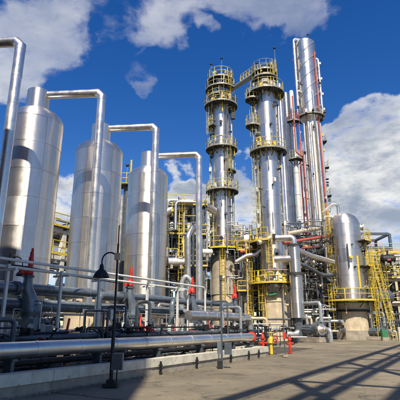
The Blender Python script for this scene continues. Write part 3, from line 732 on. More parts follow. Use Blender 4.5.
# camera-facing direction is -Y (angle -90); image right = 0 deg, image left = 180
# --- T1
random.seed(21)
Y1 = 52.; x1 = W(222.3, 200, Y1).x; z = lambda p: zat(p, Y1)
t1 = empty('distillation_tower', (x1, Y1, 0), 'slim silver tower with six yellow railed platforms, leftmost of the tall towers', 'tower')
courses(t1, 1.42, 5.0, z(262), 1.6, DOME, 8)
MB().lathe([(1.43, z(262)), (1.40, z(262) + .3), (1.2, z(262) + .75), (1.05, z(262) + .95)], 32).build('shoulder', DOME, t1)
courses(t1, 1.06, z(262) + .95, z(100), 2.0, CLAD, 8)
MB().lathe([(1.08, z(100)), (1.05, z(100) + .35), (.75, z(100) + .8), (.3, z(100) + 1.0), (.01, z(100) + 1.02)], 28).build('head', CLAD2, t1)
courses(t1, 1.12, z(108), z(93), 1.1, BEIGE, 8, 'insulation_panel')
MB().lathe([(1.35, 0), (1.35, 5.0)], 28).build('skirt', SKIRT, t1)
MB().cyl((0, 0, z(96)), (0, 0, z(80)), .55, 20).build('vapour_outlet', CLAD2, t1)
ring_platform(t1, z(250), 1.1, 1.35, YEL, h=1.3, rr=.04)
ring_platform(t1, z(192), 1.1, .95, PYEL, h=1.2, rr=.034)
ring_platform(t1, z(150), 1.1, .95, PYEL, h=1.2, rr=.034)
ring_platform(t1, z(107), 1.15, 1.05, PYEL, h=1.2, rr=.034)
ring_platform(t1, z(91), 1.15, .9, PYEL, 60, 330, h=1.2, rr=.034)
ring_platform(t1, z(99), 1.1, .8, PYEL, 120, 260, h=1.2, rr=.034)
ring_platform(t1, z(128), 1.1, .7, PYEL, 140, 230, h=1.2, rr=.034)
ring_platform(t1, z(172), 1.1, .7, PYEL, -60, 10, h=1.2, rr=.034)
ring_platform(t1, z(81.5), .6, 1.15, PYEL, h=1.3, rr=.04)
ladder(t1, 200, 1.1, z(250), z(192), PYEL); ladder(t1, -60, 1.1, z(192), z(150), PYEL); ladder(t1, 190, 1.1, z(150), z(107), PYEL); ladder(t1, -50, 1.1, z(107), z(82), YEL)
ladder(t1, -95, 1.45, .5, z(250), YEL)
side_pipe(t1, 170, 1.1, .16, 4, z(112), GALV); side_pipe(t1, -8, 1.1, .14, 6, z(95), GALV); side_pipe(t1, 5, 1.1, .11, 8, z(140), WHITE); side_pipe(t1, -70, 1.1, .09, z(245), z(160), GALV, False)
for p, a in ((232, 183), (215, 178), (170, 182), (128, 184), (118, 180)): small_box(t1, a, 1.2, z(p), .5)
for p, a in ((268, -60), (278, -95), (126, -95), (163, -70), (240, -100)): nozzle(t1, a, 1.08 if p < 255 else 1.42, z(p), .16, .25, DARK if p < 255 else CLAD2)
for p_, r_, n_ in ((250, 1.1, 14), (192, 1.1, 8), (150, 1.1, 8), (107, 1.15, 14), (91, 1.15, 14), (81.5, .7, 14)): top_clutter(t1, z(p_), r_, n_, int(p_))
side_bits(t1, 1.07, z(248), z(100), 44, 61); side_pipe(t1, 178, 1.1, .07, 5, z(100), GALV, False, .35); side_pipe(t1, 2, 1.1, .06, 5, z(110), GREY, False, .3)
light_pole(t1, -1.3, -1.1, z(81.5)); light_pole(t1, .1, -1.7, z(81.5), 2.4); light_pole(t1, 1.5, 0, z(81.5), 1.0)
b = MB(); b.tube([(-.5, 0, z(80)), (-.5, 0, z(75)), (.6, 0, z(75)), (1.3, 0, z(80)), (1.3, 0, z(100))], .17, 12); b.build('top_loop', GALV, t1)
b = MB(); 
for a in range(0, 360, 40): b.box((1.5 * math.cos(R(a)), 1.5 * math.sin(R(a)), z(100)), (.3, .25, .8), R(a))
b.build('insulation_box', BEIGE, t1)
MB().box((1.55, -.6, z(118)), (.5, .4, .9)).build('control_box', DARK, t1)
# --- T2
random.seed(22)
Y2 = 48.; x2 = W(270.5, 200, Y2).x; z = lambda p: zat(p + (3 if p < 100 else 0), Y2)
t2 = empty('distillation_tower', (x2, Y2, 0), 'broad silver tower with a cream rust-streaked foot, middle of the tall towers', 'tower')
courses(t2, 1.42, z(288), z(243), 1.5, CLAD, 10)
MB().lathe([(1.43, z(243)), (1.2, z(243) + .9)], 32).build('cone', CLAD, t2)
courses(t2, 1.19, z(243) + .9, z(92), 2.1, CLAD, 8)
courses(t2, 1.25, z(92), z(83), 1.0, BEIGE, 8, 'insulation_panel')
MB().lathe([(1.25, z(83)), (1.1, z(83) + .5), (.7, z(83) + .9), (.01, z(83) + 1.05)], 28).build('head', CLAD2, t2)
MB().lathe([(1.52, 0), (1.52, z(293)), (1.44, z(293) + .1), (1.44, z(288))], 32).build('skirt', SKIRT, t2)
ring_platform(t2, z(284), 1.45, 1.25, YEL, h=1.25, rr=.04)
ring_platform(t2, z(153), 1.2, 1.0, PYEL, h=1.2, rr=.034)
ring_platform(t2, z(92), 1.25, 1.05, PYEL, h=1.2, rr=.034)
ring_platform(t2, z(77), .6, 1.0, PYEL, 150, 400, h=1.3, rr=.04)
ring_platform(t2, z(71.5), .6, 1.0, GALV, h=1.3, rr=.034)
ring_platform(t2, z(126), .1, .75, PYEL, h=1.2, rr=.03, cx=-1.75, cy=0)
ring_platform(t2, z(98), .1, .8, PYEL, h=1.2, rr=.03, cx=-1.7, cy=-.3)
ring_platform(t2, z(243), 1.3, 1.3, YEL, 130, 250, h=1.3, rr=.04)
ladder(t2, 190, 1.2, z(243), z(153), PYEL); ladder(t2, 185, 1.2, z(153), z(92), PYEL); ladder(t2, 250, 1.5, z(284), z(243), YEL); ladder(t2, 215, 1.45, 1, z(284), YEL); ladder(t2, -60, 1.2, z(92), z(70), YEL)
MB().cyl((0, 0, z(84)), (0, 0, z(66)), .5, 20).build('vapour_outlet', CLAD2, t2)
side_pipe(t2, -10, 1.2, .17, 8, z(97), PIPE); side_pipe(t2, 8, 1.2, .12, z(240), z(80), PIPE); side_pipe(t2, 172, 1.2, .1, z(240), z(100), GALV)
for p, a in ((226, 182), (212, 185), (190, 184), (168, 184), (205, -5), (224, -12), (180, 0)): small_box(t2, a, 1.25, z(p), .45)
nozzle(t2, -75, 1.42, z(277), .5, .5, WHITE); nozzle(t2, -85, 1.42, z(256), .12, .2, DARK); nozzle(t2, -80, 1.2, z(129), .13, .2, DARK); nozzle(t2, -70, 1.2, z(148), .13, .2, DARK)
nozzle(t2, -20, 1.42, z(262), .35, .8, CLAD2)
for p_, r_, n_ in ((284, 1.45, 14), (153, 1.2, 10), (92, 1.25, 16), (77, .7, 10), (71.5, .7, 12), (243, 1.3, 10)): top_clutter(t2, z(p_), r_, n_, int(p_) + 3)
side_bits(t2, 1.2, z(240), z(95), 44, 62); side_pipe(t2, 178, 1.2, .07, 9, z(95), GALV, False, .4)
light_pole(t2, 1.2, -1.2, z(70.5), 2.8); light_pole(t2, -.9, 0, z(70.5), 1.4)
b = MB(); b.ring((0, 0, z(294)), 1.6, .05, 28); b.ring((0, 0, z(302)), 1.56, .04, 28); b.build('stiffening_ring', SKIRT, t2)
b = MB(); b.cyl((-.9, -1.5, z(296)), (-.1, -1.75, z(295)), .2, 10); b.build('green_drum', GREEN, t2)
MB().tube([(.2, -1.45, z(290)), (.5, -2.1, z(290)), (.5, -2.1, .3)], .06, 8).build('drain_pipe', GALV, t2)
# catwalk between the two tower tops
e1 = Vector((x1 + 1.2, Y1, zat(91, Y1))); e2 = Vector((x2 - 1.2, Y2, zat(74, Y2)))
cw = empty('catwalk', e1, 'sloping catwalk joining the tops of the two towers', 'walkway'); dd = e2 - e1
MB().beam((0, 0, 0), dd, .7, .16).build('deck', GALV, cw)
b = MB()
for sgn in (-1, 1):
    o_ = Vector((0, .36 * sgn, 0)); b.tube([o_ + Vector((0, 0, 1.1)) + dd * .45, o_ + Vector((0, 0, 1.1)) + dd], .035, 6); b.tube([o_ + Vector((0, 0, .6)) + dd * .45, o_ + Vector((0, 0, .6)) + dd], .035, 6)
    for k in range(6): p = dd * (.45 + .55 * k / 5) + o_; b.cyl(p, p + Vector((0, 0, 1.1)), .03, 6)
b.build('railing', YEL, cw)
# --- T3
random.seed(23)
Y3 = 58.; x3 = W(307.3, 80, Y3).x; z = lambda p: zat(p, Y3)
t3 = empty('reactor_tower', (x3, Y3, 0), 'tallest silver tower with a fat upper drum wound by spiral strakes', 'tower')
zb, zt = z(117), z(46); RD = 1.55
courses(t3, RD, zb, zt, 1.5, CLAD, 10)
MB().lathe([(RD, zt), (RD * .95, zt + .35), (RD * .7, zt + .7), (RD * .3, zt + .85), (.01, zt + .9)], 32).build('head', CLAD, t3)
MB().lathe([(.9, zb - 1.3), (RD * .9, zb - .5), (RD, zb)], 32).build('bottom_cone', CLAD2, t3)
for ph in (0, 90, 180, 270):
    b = MB(); pts = []
    for i in range(90):
        f = i / 89; a = R(ph + 500 * f); pts.append((a, zb + (zt - zb) * f))
    vs = []; 
    for a, zz in pts:
        for rad, dz in ((RD - .02, 0), (RD + .10, 0), (RD + .10, .06), (RD - .02, .06)): vs.append((rad * math.cos(a), rad * math.sin(a), zz + dz))
    fs = [(i * 4 + k, i * 4 + (k + 1) % 4, (i + 1) * 4 + (k + 1) % 4, (i + 1) * 4 + k) for i in range(89) for k in range(4)]
    b.add(vs, fs); b.build('spiral_strake', CLAD2, t3)
courses(t3, 1.15, 4, zb - 1.0, 2.4, CLAD2, 8)
MB().lathe([(1.25, 0), (1.25, 4.0)], 24).build('skirt', SKIRT, t3)
ring_platform(t3, zb - .2, RD + .02, .45, GALV, h=.9, rr=.03)
for a, r_, mm, top in ((-150, .17, PIPE, 0), (-120, .2, PIPE, 0), (-95, .17, WHITE, 0), (-70, .2, PIPE, 0), (-30, .15, GALV, 0), (-8, .12, GALV, 0)):
    side_pipe(t3, a, 1.15, r_, 4, zb - 1.4, mm, False, .06)
side_pipe(t3, -48, 1.15, .12, 6, zb - .4, PRED, False, .1, 'red_riser'); side_pipe(t3, -55, RD, .09, zb, zt - 2, PRED, False, .08, 'red_riser')
side_pipe(t3, 195, RD, .22, z(108), zt + .95, PIPE); side_pipe(t3, -12, RD, .17, zb - .5, z(60), PIPE)
for p in (60, 75, 90, 105): 
    small_box(t3, 190, RD, z(p), .3, GALV); small_box(t3, -15, RD + .3, z(p) - 1, .35, GALV)
for p in (135, 150, 170, 190): small_box(t3, 0, 1.3, z(p), .4, YEL); 
for i, p in enumerate((142, 168, 196)): ring_platform(t3, z(p), 1.5, .55, PYEL, -20, 60, h=1.1)
light_pole(t3, .5, -.5, zt + .9, .7); side_bits(t3, 1.5, 8, zb - 2, 40, 63); side_bits(t3, RD, zb, zt, 18, 64); top_clutter(t3, zb - .2, RD, 10, 9, 1.0)
# --- slender columns between
def slender(px, ytop, Y, r, label, m=CLAD2, red=False, bends=False):
    xx = W(px, 150, Y).x; e = empty('slender_column', (xx, Y, 0), label, 'column'); zt_ = zat(ytop, Y)
    n = int((zt_ - 3) / 3.0); h = (zt_ - 3) / n
    for k in range(n): MB().lathe([(r, 3 + k * h + .01), (r, 3 + (k + 1) * h - .01)], 18).build('shell_section', m, e)
    b = MB()
    for k in range(n): b.lathe([(r + .03, 3 + k * h - .06), (r + .03, 3 + k * h + .06)], 18)
    b.build('joint_band', m, e); MB().lathe([(r, zt_), (r * .7, zt_ + r * .6), (.01, zt_ + r * .8)], 18).build('head', m, e); MB().lathe([(r * 1.2, 0), (r * 1.2, 3)], 16).build('skirt', SKIRT, e)
    return e
slender(283, 86, 56, .42, 'slender silver column just right of the middle tower', CLAD)
slender(289, 95, 60, .5, 'slender silver column second from the middle tower', CLAD2)
e = slender(295, 92, 57, .32, 'slim pale column hugged by a red pipe before the tallest tower', WHITE)
MB().tube([(.55, -.3, 4), (.55, -.3, 24), (.75, -.3, 26), (.75, -.3, 31)], .1, 8).build('red_riser', PRED, e)
ring_platform(e, zat(160, 57), .35, .7, PYEL, -180, 20); ring_platform(e, zat(122, 57), .35, .6, PRED, -180, 20)
slender(278, 100, 52, .3, 'thin silver column against the side of the middle tower', PIPE)
# red zigzag pipe
xa = W(296, 150, 55.6).x; xb = xa + .9
pipe('red_pipe', 'red pipe with one jog running down between the slender columns', [Vector((xa, 55.6, zat(96, 55.6))), Vector((xa, 55.6, zat(152, 55.6))), Vector((xb, 55.6, zat(157, 55.6))), Vector((xb, 55.6, zat(236, 55.6)))], .1, PRED, fil=.3, n=10, bands=2.5, flanges=((0, .5), (2, .4)))
xa = W(303, 150, 55).x
pipe('red_pipe', 'straight red pipe just left of the tallest tower', [Vector((xa, 55, zat(150, 55))), Vector((xa, 55, zat(222, 55)))], .08, PRED, n=10, bands=2.5, flanges=((0, .4),))
# --- V vessel
random.seed(24)
YV = 52.; xv = W(347.2, 262, YV).x; z = lambda p: zat(p, YV)
tv = empty('domed_vessel', (xv, YV, 0), 'stout domed silver vessel with yellow ladders at the right', 'vessel')
RV = 1.88
courses(tv, RV, z(303), z(226), 1.5, CLAD, 12)
MB().lathe([(RV + .01, z(226)), (RV - .01, z(226) + .2), (RV * .93, z(226) + .6), (RV * .78, z(226) + 1.05), (RV * .55, z(226) + 1.35), (RV * .28, z(226) + 1.5), (.01, z(226) + 1.55)], 40).build('domed_head', CLAD2, tv)
MB().lathe([(RV * .9, 1.0), (RV * .9, z(312)), (RV * .95, z(312)), (RV * .95, z(303) - .05), (RV * .5, z(303) - .05)], 32).build('skirt', SKIRT, tv)
MB().lathe([(RV * 1.05, 0), (RV * 1.05, 1.0), (RV * .8, 1.0)], 8).build('foundation', CONC, tv)
MB().lathe([(RV + .05, z(312)), (RV + .05, z(312) + .25), (RV - .1, z(312) + .25)], 32).build('base_ring', DARK, tv)
ring_platform(tv, z(301), RV + .02, 1.2, YEL, -180, 30, h=1.25, rr=.04)
ring_platform(tv, z(243), RV + .02, 1.0, YEL, -60, 20, h=1.25, rr=.04)
ladder(tv, 195, RV, z(290), z(212), YEL, rr=.03); ladder(tv, -32, RV + .2, 1, z(243), YEL, rr=.035); ladder(tv, -48, RV + .9, .5, z(262), YEL, rr=.035); ring_platform(tv, z(268), RV + .05, 1.1, YEL, -60, -5, h=1.2, rr=.035); ladder(tv, 205, RV + .5, z(330), z(292), YEL)
MB().tube(fillet([(-.5, 0, z(215) - .5), (-.5, 0, z(205)), (-1.1, 0, z(204)), (-2.4, .3, z(212))], .4), .2, 14).build('outlet_elbow', PIPE, tv)
nozzle(tv, -5, RV - .1, z(226) - .2, .35, .4, CLAD2, 'side_nozzle'); nozzle(tv, -85, RV, z(269), .1, .2, DARK); nozzle(tv, 185, RV, z(262), .28, .5, SKIRT); nozzle(tv, 185, RV, z(275), .22, .5, SKIRT)
side_pipe(tv, -20, RV, .1, 1, z(235), GALV, False, .1); 
side_bits(tv, RV, z(298), z(230), 16, 65)
MB().beam((-1.1, -1.62, z(292)), (.55, -1.85, z(266)), .07).build('brace', GALV, tv)
MB().tube([(.62, -1.78, z(290)), (.62, -1.78, z(258))], .13, 10).build('yellow_gauge', YEL, tv)
MB().tube([(2.3, -1.0, z(248)), (2.9, -1.0, .4)], .1, 8).build('drain_pipe', GALV, tv)
top_clutter(tv, z(301), RV + .1, 10, 5, 1.4); top_clutter(tv, z(243), RV + .1, 4, 6, 1.2)
# ================================================================== PROCESS STRUCTURES
BOLT = 0
def frame(loc, rz, nx, ny, dx, dy, levels, label, mcol=GREY, mrail=YEL, rails=(1,), cw=.24, deck=(1,), braces=True, ladder_at=None):
    e = empty('steel_structure', loc, label, 'structure', rz=rz); top = levels[-1]
    col = MB().box((0, 0, top / 2), (cw, cw, top)).build('column', mcol, e); ft = MB().box((0, 0, .15), (cw * 2, cw * 2, .34)).build('footing', CONC, e); f = True
    for i in range(nx + 1):
        for j in range(ny + 1):
            if f: f = False; continue
            inst(col, e, (i * dx, j * dy, 0)); inst(ft, e, (i * dx, j * dy, 0))
    bx = MB().box((dx / 2, 0, 0), (dx - cw, cw * .8, cw * 1.1)); by = MB().box((0, dy / 2, 0), (cw * .8, dy - cw, cw * 1.1))
    b1 = bx.build('beam', mcol, e, (0, 0, levels[0])); b2 = by.build('beam', mcol, e, (0, 0, levels[0]))
    for li, L in enumerate(levels):
        for j in range(ny + 1):
            for i in range(nx):
                if li == 0 and i == 0 and j == 0: continue
                inst(b1, e, (i * dx, j * dy, L))
        for i in range(nx + 1):
            for j in range(ny):
                if li == 0 and i == 0 and j == 0: continue
                inst(b2, e, (i * dx, j * dy, L))
        if li in deck:
            MB().box((nx * dx / 2, ny * dy / 2, L + .2), (nx * dx + .9, ny * dy + .9, .07)).build('deck', DARKG, e)
        if li in rails:
            b = MB(); x0, x1_, y0, y1_ = -.42, nx * dx + .42, -.42, ny * dy + .42; zz = L + .22
            for h in (.6, 1.15): b.tube([(x0, y0, zz + h), (x1_, y0, zz + h), (x1_, y1_, zz + h), (x0, y1_, zz + h), (x0, y0, zz + h)], .04, 6)
            n = int((x1_ - x0) / 1.3)
            for i in range(n + 1):
                for y in (y0, y1_): b.cyl((x0 + (x1_ - x0) * i / n, y, zz), (x0 + (x1_ - x0) * i / n, y, zz + 1.15), .035, 6)
            n = max(1, int((y1_ - y0) / 1.3))
            for i in range(1, n):
                for x in (x0, x1_): b.cyl((x, y0 + (y1_ - y0) * i / n, zz), (x, y0 + (y1_ - y0) * i / n, zz + 1.15), .035, 6)
            b.box(((x0 + x1_) / 2, y0 - .012, zz + .08), (x1_ - x0, .02, .2)); b.build('railing', mrail, e)
    if braces:
        for i in range(nx):
            if random.random() < .6:
                li = random.randrange(len(levels)); za = 0.3 if li == 0 else levels[li - 1]
                MB().beam((i * dx, -.0, za), ((i + 1) * dx, -.0, levels[li]), .1).build('brace', mcol, e)
    if ladder_at is not None:
        o = empty('x', (0, 0, 0)); bpy.data.objects.remove(o)
        l = ladder(e, -90, 0, .3, levels[-1] + .2, mrail); l.location = (ladder_at, -.45, 0)
    return e
def drum(loc, rz, r, L, m, label, legs=True, group=None):
    e = empty('horizontal_drum', loc, label, 'drum', group, rz)
    b = MB(); b.tube([(-L / 2, 0, 0), (L / 2, 0, 0)], r, 24, False); b.build('shell', m, e)
    for s_ in (-1, 1):
        b = MB(); b.tube([(s_ * L / 2, 0, 0), (s_ * (L / 2 + r * .25), 0, 0), (s_ * (L / 2 + r * .42), 0, 0), (s_ * (L / 2 + r * .5), 0, 0)], [r, r * .85, r * .5, .02], 24); b.build('head', m, e)
        b = MB(); b.box((s_ * L * .3, 0, -r - .1), (.25, r * 1.5, r * .9)); b.build('saddle', CONC, e)
    b = MB()
    for f in (-.48, -.15, .15, .48): b.tube([(f * L - .04, 0, 0), (f * L + .04, 0, 0)], r + .02, 24)
    b.build('band', m, e)
    b = MB(); b.cyl((0, 0, r * .8), (0, 0, r + .45), r * .22, 12); b.cyl((0, 0, r + .4), (0, 0, r + .48), r * .32, 12); b.build('top_nozzle', m, e)
    return e
CN = {}
def auto(pts, r, m, O, q, X, Z, label, group, name, fl, hi=True):
    o = pipe(name, label, [O + q @ p_ for p_ in pts], r, m, group=group, n=10, bands=1.5 if r > .1 else 0, flanges=fl[:2])
    describe(o, [O + q @ p_ for p_ in pts], r, m, label, Z, hi)
def describe(o, P, r, m, label, Z, hi=True):
    cn = {PIPE: 'silver', GALV: 'light grey', GREY: 'dark grey', WHITE: 'white', BEIGE: 'beige', CLAD2: 'dull silver', SKIRT: 'tan'}[m]
    sz = 'thin' if r < .09 else 'medium' if r < .17 else 'fat'
    nb = len(P) - 2; sh = 'straight' if nb == 0 else 'once bent' if nb == 1 else 'twice bent' if nb == 2 else 'zigzag'
    zm = sum(p.z for p in P) / len(P) / Z; h = 'low' if zm < .33 else 'mid-height' if zm < .66 else 'high'
    AUTO.setdefault((label, '%s %s %s' % (sz, cn, sh), h), []).append((P[0].x / P[0].y, o))
def finish_labels():
    for (label, a, h), L in AUTO.items():
        L.sort(key=lambda v: v[0]); n = len(L)
        for i, (_, o) in enumerate(L):
            pre = '' if n == 1 else 'leftmost ' if i == 0 else 'rightmost ' if i == n - 1 else ('middle ' if n == 3 else ['second', 'third', 'fourth', 'fifth', 'sixth', 'seventh', 'eighth', 'ninth'][i - 1] + '-from-left ')
            t = label.split(' '); rest = ' '.join(t[1:]) if t[0] == 'pipe' else label
            o['label'] = pre + a + ' pipe ' + rest + ', ' + h
def clutter_pipes(origin, rz, X, Yd, Z, n, label, group, seed, mats=None, rmin=.06, rmax=.2, name='process_pipe'):
    random.seed(seed); q = Matrix.Rotation(rz, 3, 'Z'); O = Vector(origin)
    for i in range(n):
        m = random.choice(mats or (PIPE, PIPE, GALV, GREY, GREY, CLAD2, CLAD2, SKIRT)); r = random.uniform(rmin, rmax)
        x, y, zz = random.uniform(0, X), random.uniform(-.6, Yd), random.uniform(.5, Z)
        p = Vector((x, y, zz)); pts = [p]; ax = random.choice('xzxzy')
        for k in range(random.choice((2, 3, 3, 4))):
            if ax == 'x': L = random.uniform(.2, .6) * X * random.choice((-1, 1)); v = Vector((L, 0, 0))
            elif ax == 'z': L = random.uniform(.2, .6) * Z * random.choice((-1, 1)); v = Vector((0, 0, L))
            else: L = random.uniform(1, max(1.2, Yd * .5)) * random.choice((-1, 1)); v = Vector((0, L, 0))
            nw = pts[-1] + v; nw = Vector((min(max(nw.x, -.5), X + .5), min(max(nw.y, -.9), Yd + .5), min(max(nw.z, .4), Z)))
            if (nw - pts[-1]).length > .7 and (len(pts) < 2 or abs((nw - pts[-1]).normalized().dot((pts[-1] - pts[-2]).normalized())) < .9): pts.append(nw)
            ax = random.choice([c for c in 'xzxzy' if c != ax])
        if len(pts) < 2: continue
        fl = [(j, .5) for j in range(len(pts) - 1) if (pts[j + 1] - pts[j]).length > 2 and random.random() < .5]
        auto(pts, r, m, O, q, X, Z, label, group, name, fl); continue
        pipe(name, label, [O + q @ p_ for p_ in pts], r, m, group=group, n=10, bands=1.5 if r > .1 else 0, flanges=fl[:2])
def rack_pipes(origin, rz, X, ys, zz, label, group, mats, seed=1, rs=(.08, .2), name='rack_pipe'):
    random.seed(seed); q = Matrix.Rotation(rz, 3, 'Z'); O = Vector(origin)
    for y in ys:
        r = random.uniform(*rs); x0, x1_ = random.uniform(-1, 1), X + random.uniform(-2, 1)
        pts = [Vector((x0, y, zz + r)), Vector((x1_, y, zz + r))]
        if random.random() < .5: pts.append(Vector((x1_, y, zz + r - random.uniform(2, 4))))
        if random.random() < .3: pts.insert(0, Vector((x0, y, zz + r + random.uniform(1, 3))))
        m = random.choice(mats); o = pipe(name, label, [O + q @ p_ for p_ in pts], r, m, group=group, n=10, bands=2, flanges=((0, .5),)); describe(o, [O + q @ p_ for p_ in pts], r, m, label, 15)
MX = (PIPE, GALV, GREY, WHITE, BEIGE, CLAD2)
# A: white-columned rack behind the tanks
oA = ST(20, 29.5)
frame(oA, ROWROT, 6, 1, 6.2, 4, (4.2, 7.2, 9.6), 'pale steel pipe rack with yellow railing behind the row of tanks', WHITE, YEL, rails=(1, 2), deck=(2,), cw=.42)
for L, sd_ in ((4.4, 1), (7.4, 2)):
    rack_pipes(oA, ROWROT, 37, [.6, 1.3, 2.0, 2.7, 3.4], L + .02, ('pipe lying low on the pale rack', 'pipe lying atop the pale rack')[sd_ - 1], 'pipes on the rack behind the tanks', MX, sd_)
clutter_pipes(oA, ROWROT, 37, 5, 10, 24, 'pipe in the pale rack behind the tanks', 'bent pipes in the rack behind the tanks', 31)
# valve and pipe clutter seen between tank feet
clutter_pipes(ST(14, 19.8), ROWROT, 26, 3, 3.6, 20, 'pipe between the feet of the tanks', 'low bent pipes between the tank feet', 32, rmin=.06, rmax=.16)
# small platform between middle and far tanks, with yellow light
random.seed(3)
p = W(127.5, 186, 41); e = empty('access_platform', (p.x, p.y, 0), 'small access platform showing in the gap between the middle and farthest tanks', 'platform')
MB().cyl((0, 0, 0), (0, 0, p.z), .35, 12).build('post', GREY, e); MB().box((0, 0, p.z), (3.0, 1.6, .12)).build('deck', DARKG, e)
b = MB()
for h in (.6, 1.1): b.tube([(-1.5, -.8, p.z + h), (1.5, -.8, p.z + h), (1.5, .8, p.z + h), (-1.5, .8, p.z + h), (-1.5, -.8, p.z + h)], .035, 6)
for xx in (-1.5, -.75, 0, .75, 1.5): b.cyl((xx, -.8, p.z), (xx, -.8, p.z + 1.1), .035, 6)
b.build('railing', YEL, e)
light_pole(e, 0, -.6, p.z, 1.9)
b = MB(); b.tube([(.4, -.7, p.z + .2), (.4, -.7, p.z + 2.5)], .09, 8); b.build('yellow_mast', YEL, e)
MB().tube([(-.5, .1, 4), (-.5, .1, p.z - 1)], .3, 12).build('riser', PIPE, e)
# B: process structure right of far tank
oB = Vector((W(167, 300, 47).x, 47, 0))
frame(oB, 0.12, 2, 2, 1.95, 3.2, (4.0, 7.5, 11, 14.4), 'tall grey process frame with yellow rails between the farthest tank and first tower', GREY, YEL, rails=(1, 2, 3), deck=(1, 2, 3), cw=.3, ladder_at=1.4)
clutter_pipes(oB + Vector((-.5, -1, 0)), 0.12, 5.0, 6, 15, 46, 'pipe in the frame left of the first tower', 'pipes threading the frame left of the first tower', 33, rmin=.05, rmax=.2)
pipe('vapour_pipe', 'fat silver pipe sloping from behind the farthest tank to the first tower', [W(163, 215, 46), W(172, 209, 46.5), W(197, 204, 48), W(208, 207, 50), W(214, 211, 51)], .45, PIPE, fil=1.0)
pipe('bend_pipe', 'silver pipe with a U bend standing left of the first tower', [W(188, 300, 42), W(188, 236, 42), W(194, 224, 43), W(200, 236, 44), W(200, 300, 44)], .28, PIPE, fil=.8)
pipe('bend_pipe', 'pale hooped pipe low in front of the process frame', [W(182, 330, 34), W(182, 282, 34), W(186, 275, 34), W(192, 282, 34), W(192, 330, 34)], .2, GALV, fil=.6)
drum(W(176, 262, 44), .2, .42, 1.6, CLAD2, 'silver horizontal drum in the frame right of the farthest tank')
drum(W(207, 252, 47), .1, .32, 1.0, WHITE, 'small white drum beside the first tower at mid height')
random.seed(5)
def cladded_vertical(px, py0, py1, Y, r, label, m=CLAD):
    x_ = W(px, (py0 + py1) / 2, Y).x; za, zb_ = zat(py1, Y), zat(py0, Y); e = empty('vertical_vessel', (x_, Y, 0), label, 'vessel')
    courses(e, r, za, zb_, 1.4, m, 6); MB().lathe([(r, zb_), (r * .85, zb_ + r * .35), (r * .4, zb_ + r * .5), (.01, zb_ + r * .55)], 20).build('head', m, e)
    if za > .5: MB().lathe([(r * .9, 0), (r * .9, za)], 20).build('skirt', SKIRT, e)
    b = MB(); b.lathe([(r + .1, zb_ - .15), (r + .1, zb_ + .02), (r - .05, zb_ + .02)], 20); b.build('flange', GREY, e)
    return e
cladded_vertical(248, 262, 302, 50, .62, 'small silver vertical vessel between the first and middle towers')
cladded_vertical(242, 232, 262, 54, .75, 'small domed vessel behind the yellow landing left of the middle tower', CLAD2)
# fat vertical pipe right of T2 with flanges
x_ = Vector((W(296, 280, 45).x, 45, 0))
e = empty('exchanger_column', x_, 'fat flanged silver standpipe just right of the middle tower foot', 'column')
zz = [zat(p_, 45) for p_ in (318, 274, 246)]
courses(e, .66, zz[0], zz[1] - .1, 1.4, CLAD, 6); courses(e, .58, zz[1] + .1, zz[2], 1.4, CLAD, 6)
b = MB(); b.lathe([(.6, zz[1] - .12), (.88, zz[1] - .12), (.88, zz[1] + .12), (.55, zz[1] + .12)], 24); b.lathe([(.5, zz[2]), (.74, zz[2]), (.74, zz[2] + .15), (.01, zz[2] + .15)], 24); b.build('flange', DARKG, e)
MB().tube(fillet([(0, 0, zz[2] + .1), (0, 0, zz[2] + .9), (-1.8, .5, zz[2] + .9)], .5), .34, 16).build('top_elbow', PIPE, e)
MB().tube(fillet([(-.4, 0, zz[1] + 1.6), (-2.0, .6, zz[1] + 1.6)], .3), .36, 16).build('branch_pipe', PIPE, e)
MB().tube(fillet([(0, 0, zz[0] + .1), (0, 0, .7), (-1.6, -.3, .7)], .5), .34, 16).build('bottom_elbow', PIPE, e)
MB().lathe([(.35, 0), (.35, zz[0])], 12).build('support', GREY, e)
# C: structures between T1, T2 and V (behind)
frame(Vector((W(228, 300, 56).x, 56, 0)), 0, 3, 1, 4.2, 4, (4.5, 8.2, 11.2), 'grey pipe rack crossing behind the first and middle towers', GREY, YEL, rails=(1, 2), deck=(1, 2), cw=.3)
clutter_pipes(Vector((W(228, 300, 55).x, 54, 0)), 0, 13, 5, 11.5, 44, 'pipe behind the two left towers', 'pipes bending behind the two nearer towers', 34, rmin=.05, rmax=.2)
frame(Vector((W(290, 300, 58).x, 60, 0)), 0, 3, 1, 5.0, 5, (4.5, 8.2, 12.0, 14.0), 'grey pipe rack behind the domed vessel and tallest tower', GREY, YEL, rails=(1,), deck=(1,), cw=.32)
clutter_pipes(Vector((W(290, 300, 52).x, 52.5, 0)), 0, 6.4, 6, 14.5, 62, 'pipe between middle tower and domed vessel', 'pipes crowding between the middle tower and domed vessel', 35, rmin=.05, rmax=.22)
frame(Vector((W(205, 300, 68).x, 68, 0)), 0, 6, 1, 5.2, 5, (4.0, 7.5, 10.5), 'dark pipe rack in the shade far behind the towers', GREY, GALV, rails=(2,), deck=(0, 1, 2), cw=.35)
rack_pipes(Vector((W(205, 300, 68).x, 68, 0)), 0, 31, [.3, 1.2, 2.1, 3.0, 3.9], 4.3, 'pipe low on the dark rack behind the towers', 'pipes on the lower deck of the dark rack', MX, 41)
rack_pipes(Vector((W(205, 300, 68).x, 68, 0)), 0, 31, [.3, 1.2, 2.1, 3.0, 3.9], 7.8, 'pipe atop the dark rack behind the towers', 'pipes on the upper deck of the dark rack', MX, 42)
clutter_pipes(Vector((W(205, 300, 66).x, 66, 0)), 0, 30, 3, 10.5, 14, 'pipe before the dark rack behind the towers', 'bent pipes before the dark rack', 43, rmin=.1, rmax=.3)
clutter_pipes(Vector((W(236, 300, 50).x, 50.5, 0)), 0, 4, 4, 13, 26, 'pipe between the first and middle towers', 'bent pipes between the first and middle towers', 44, rmin=.06, rmax=.2)
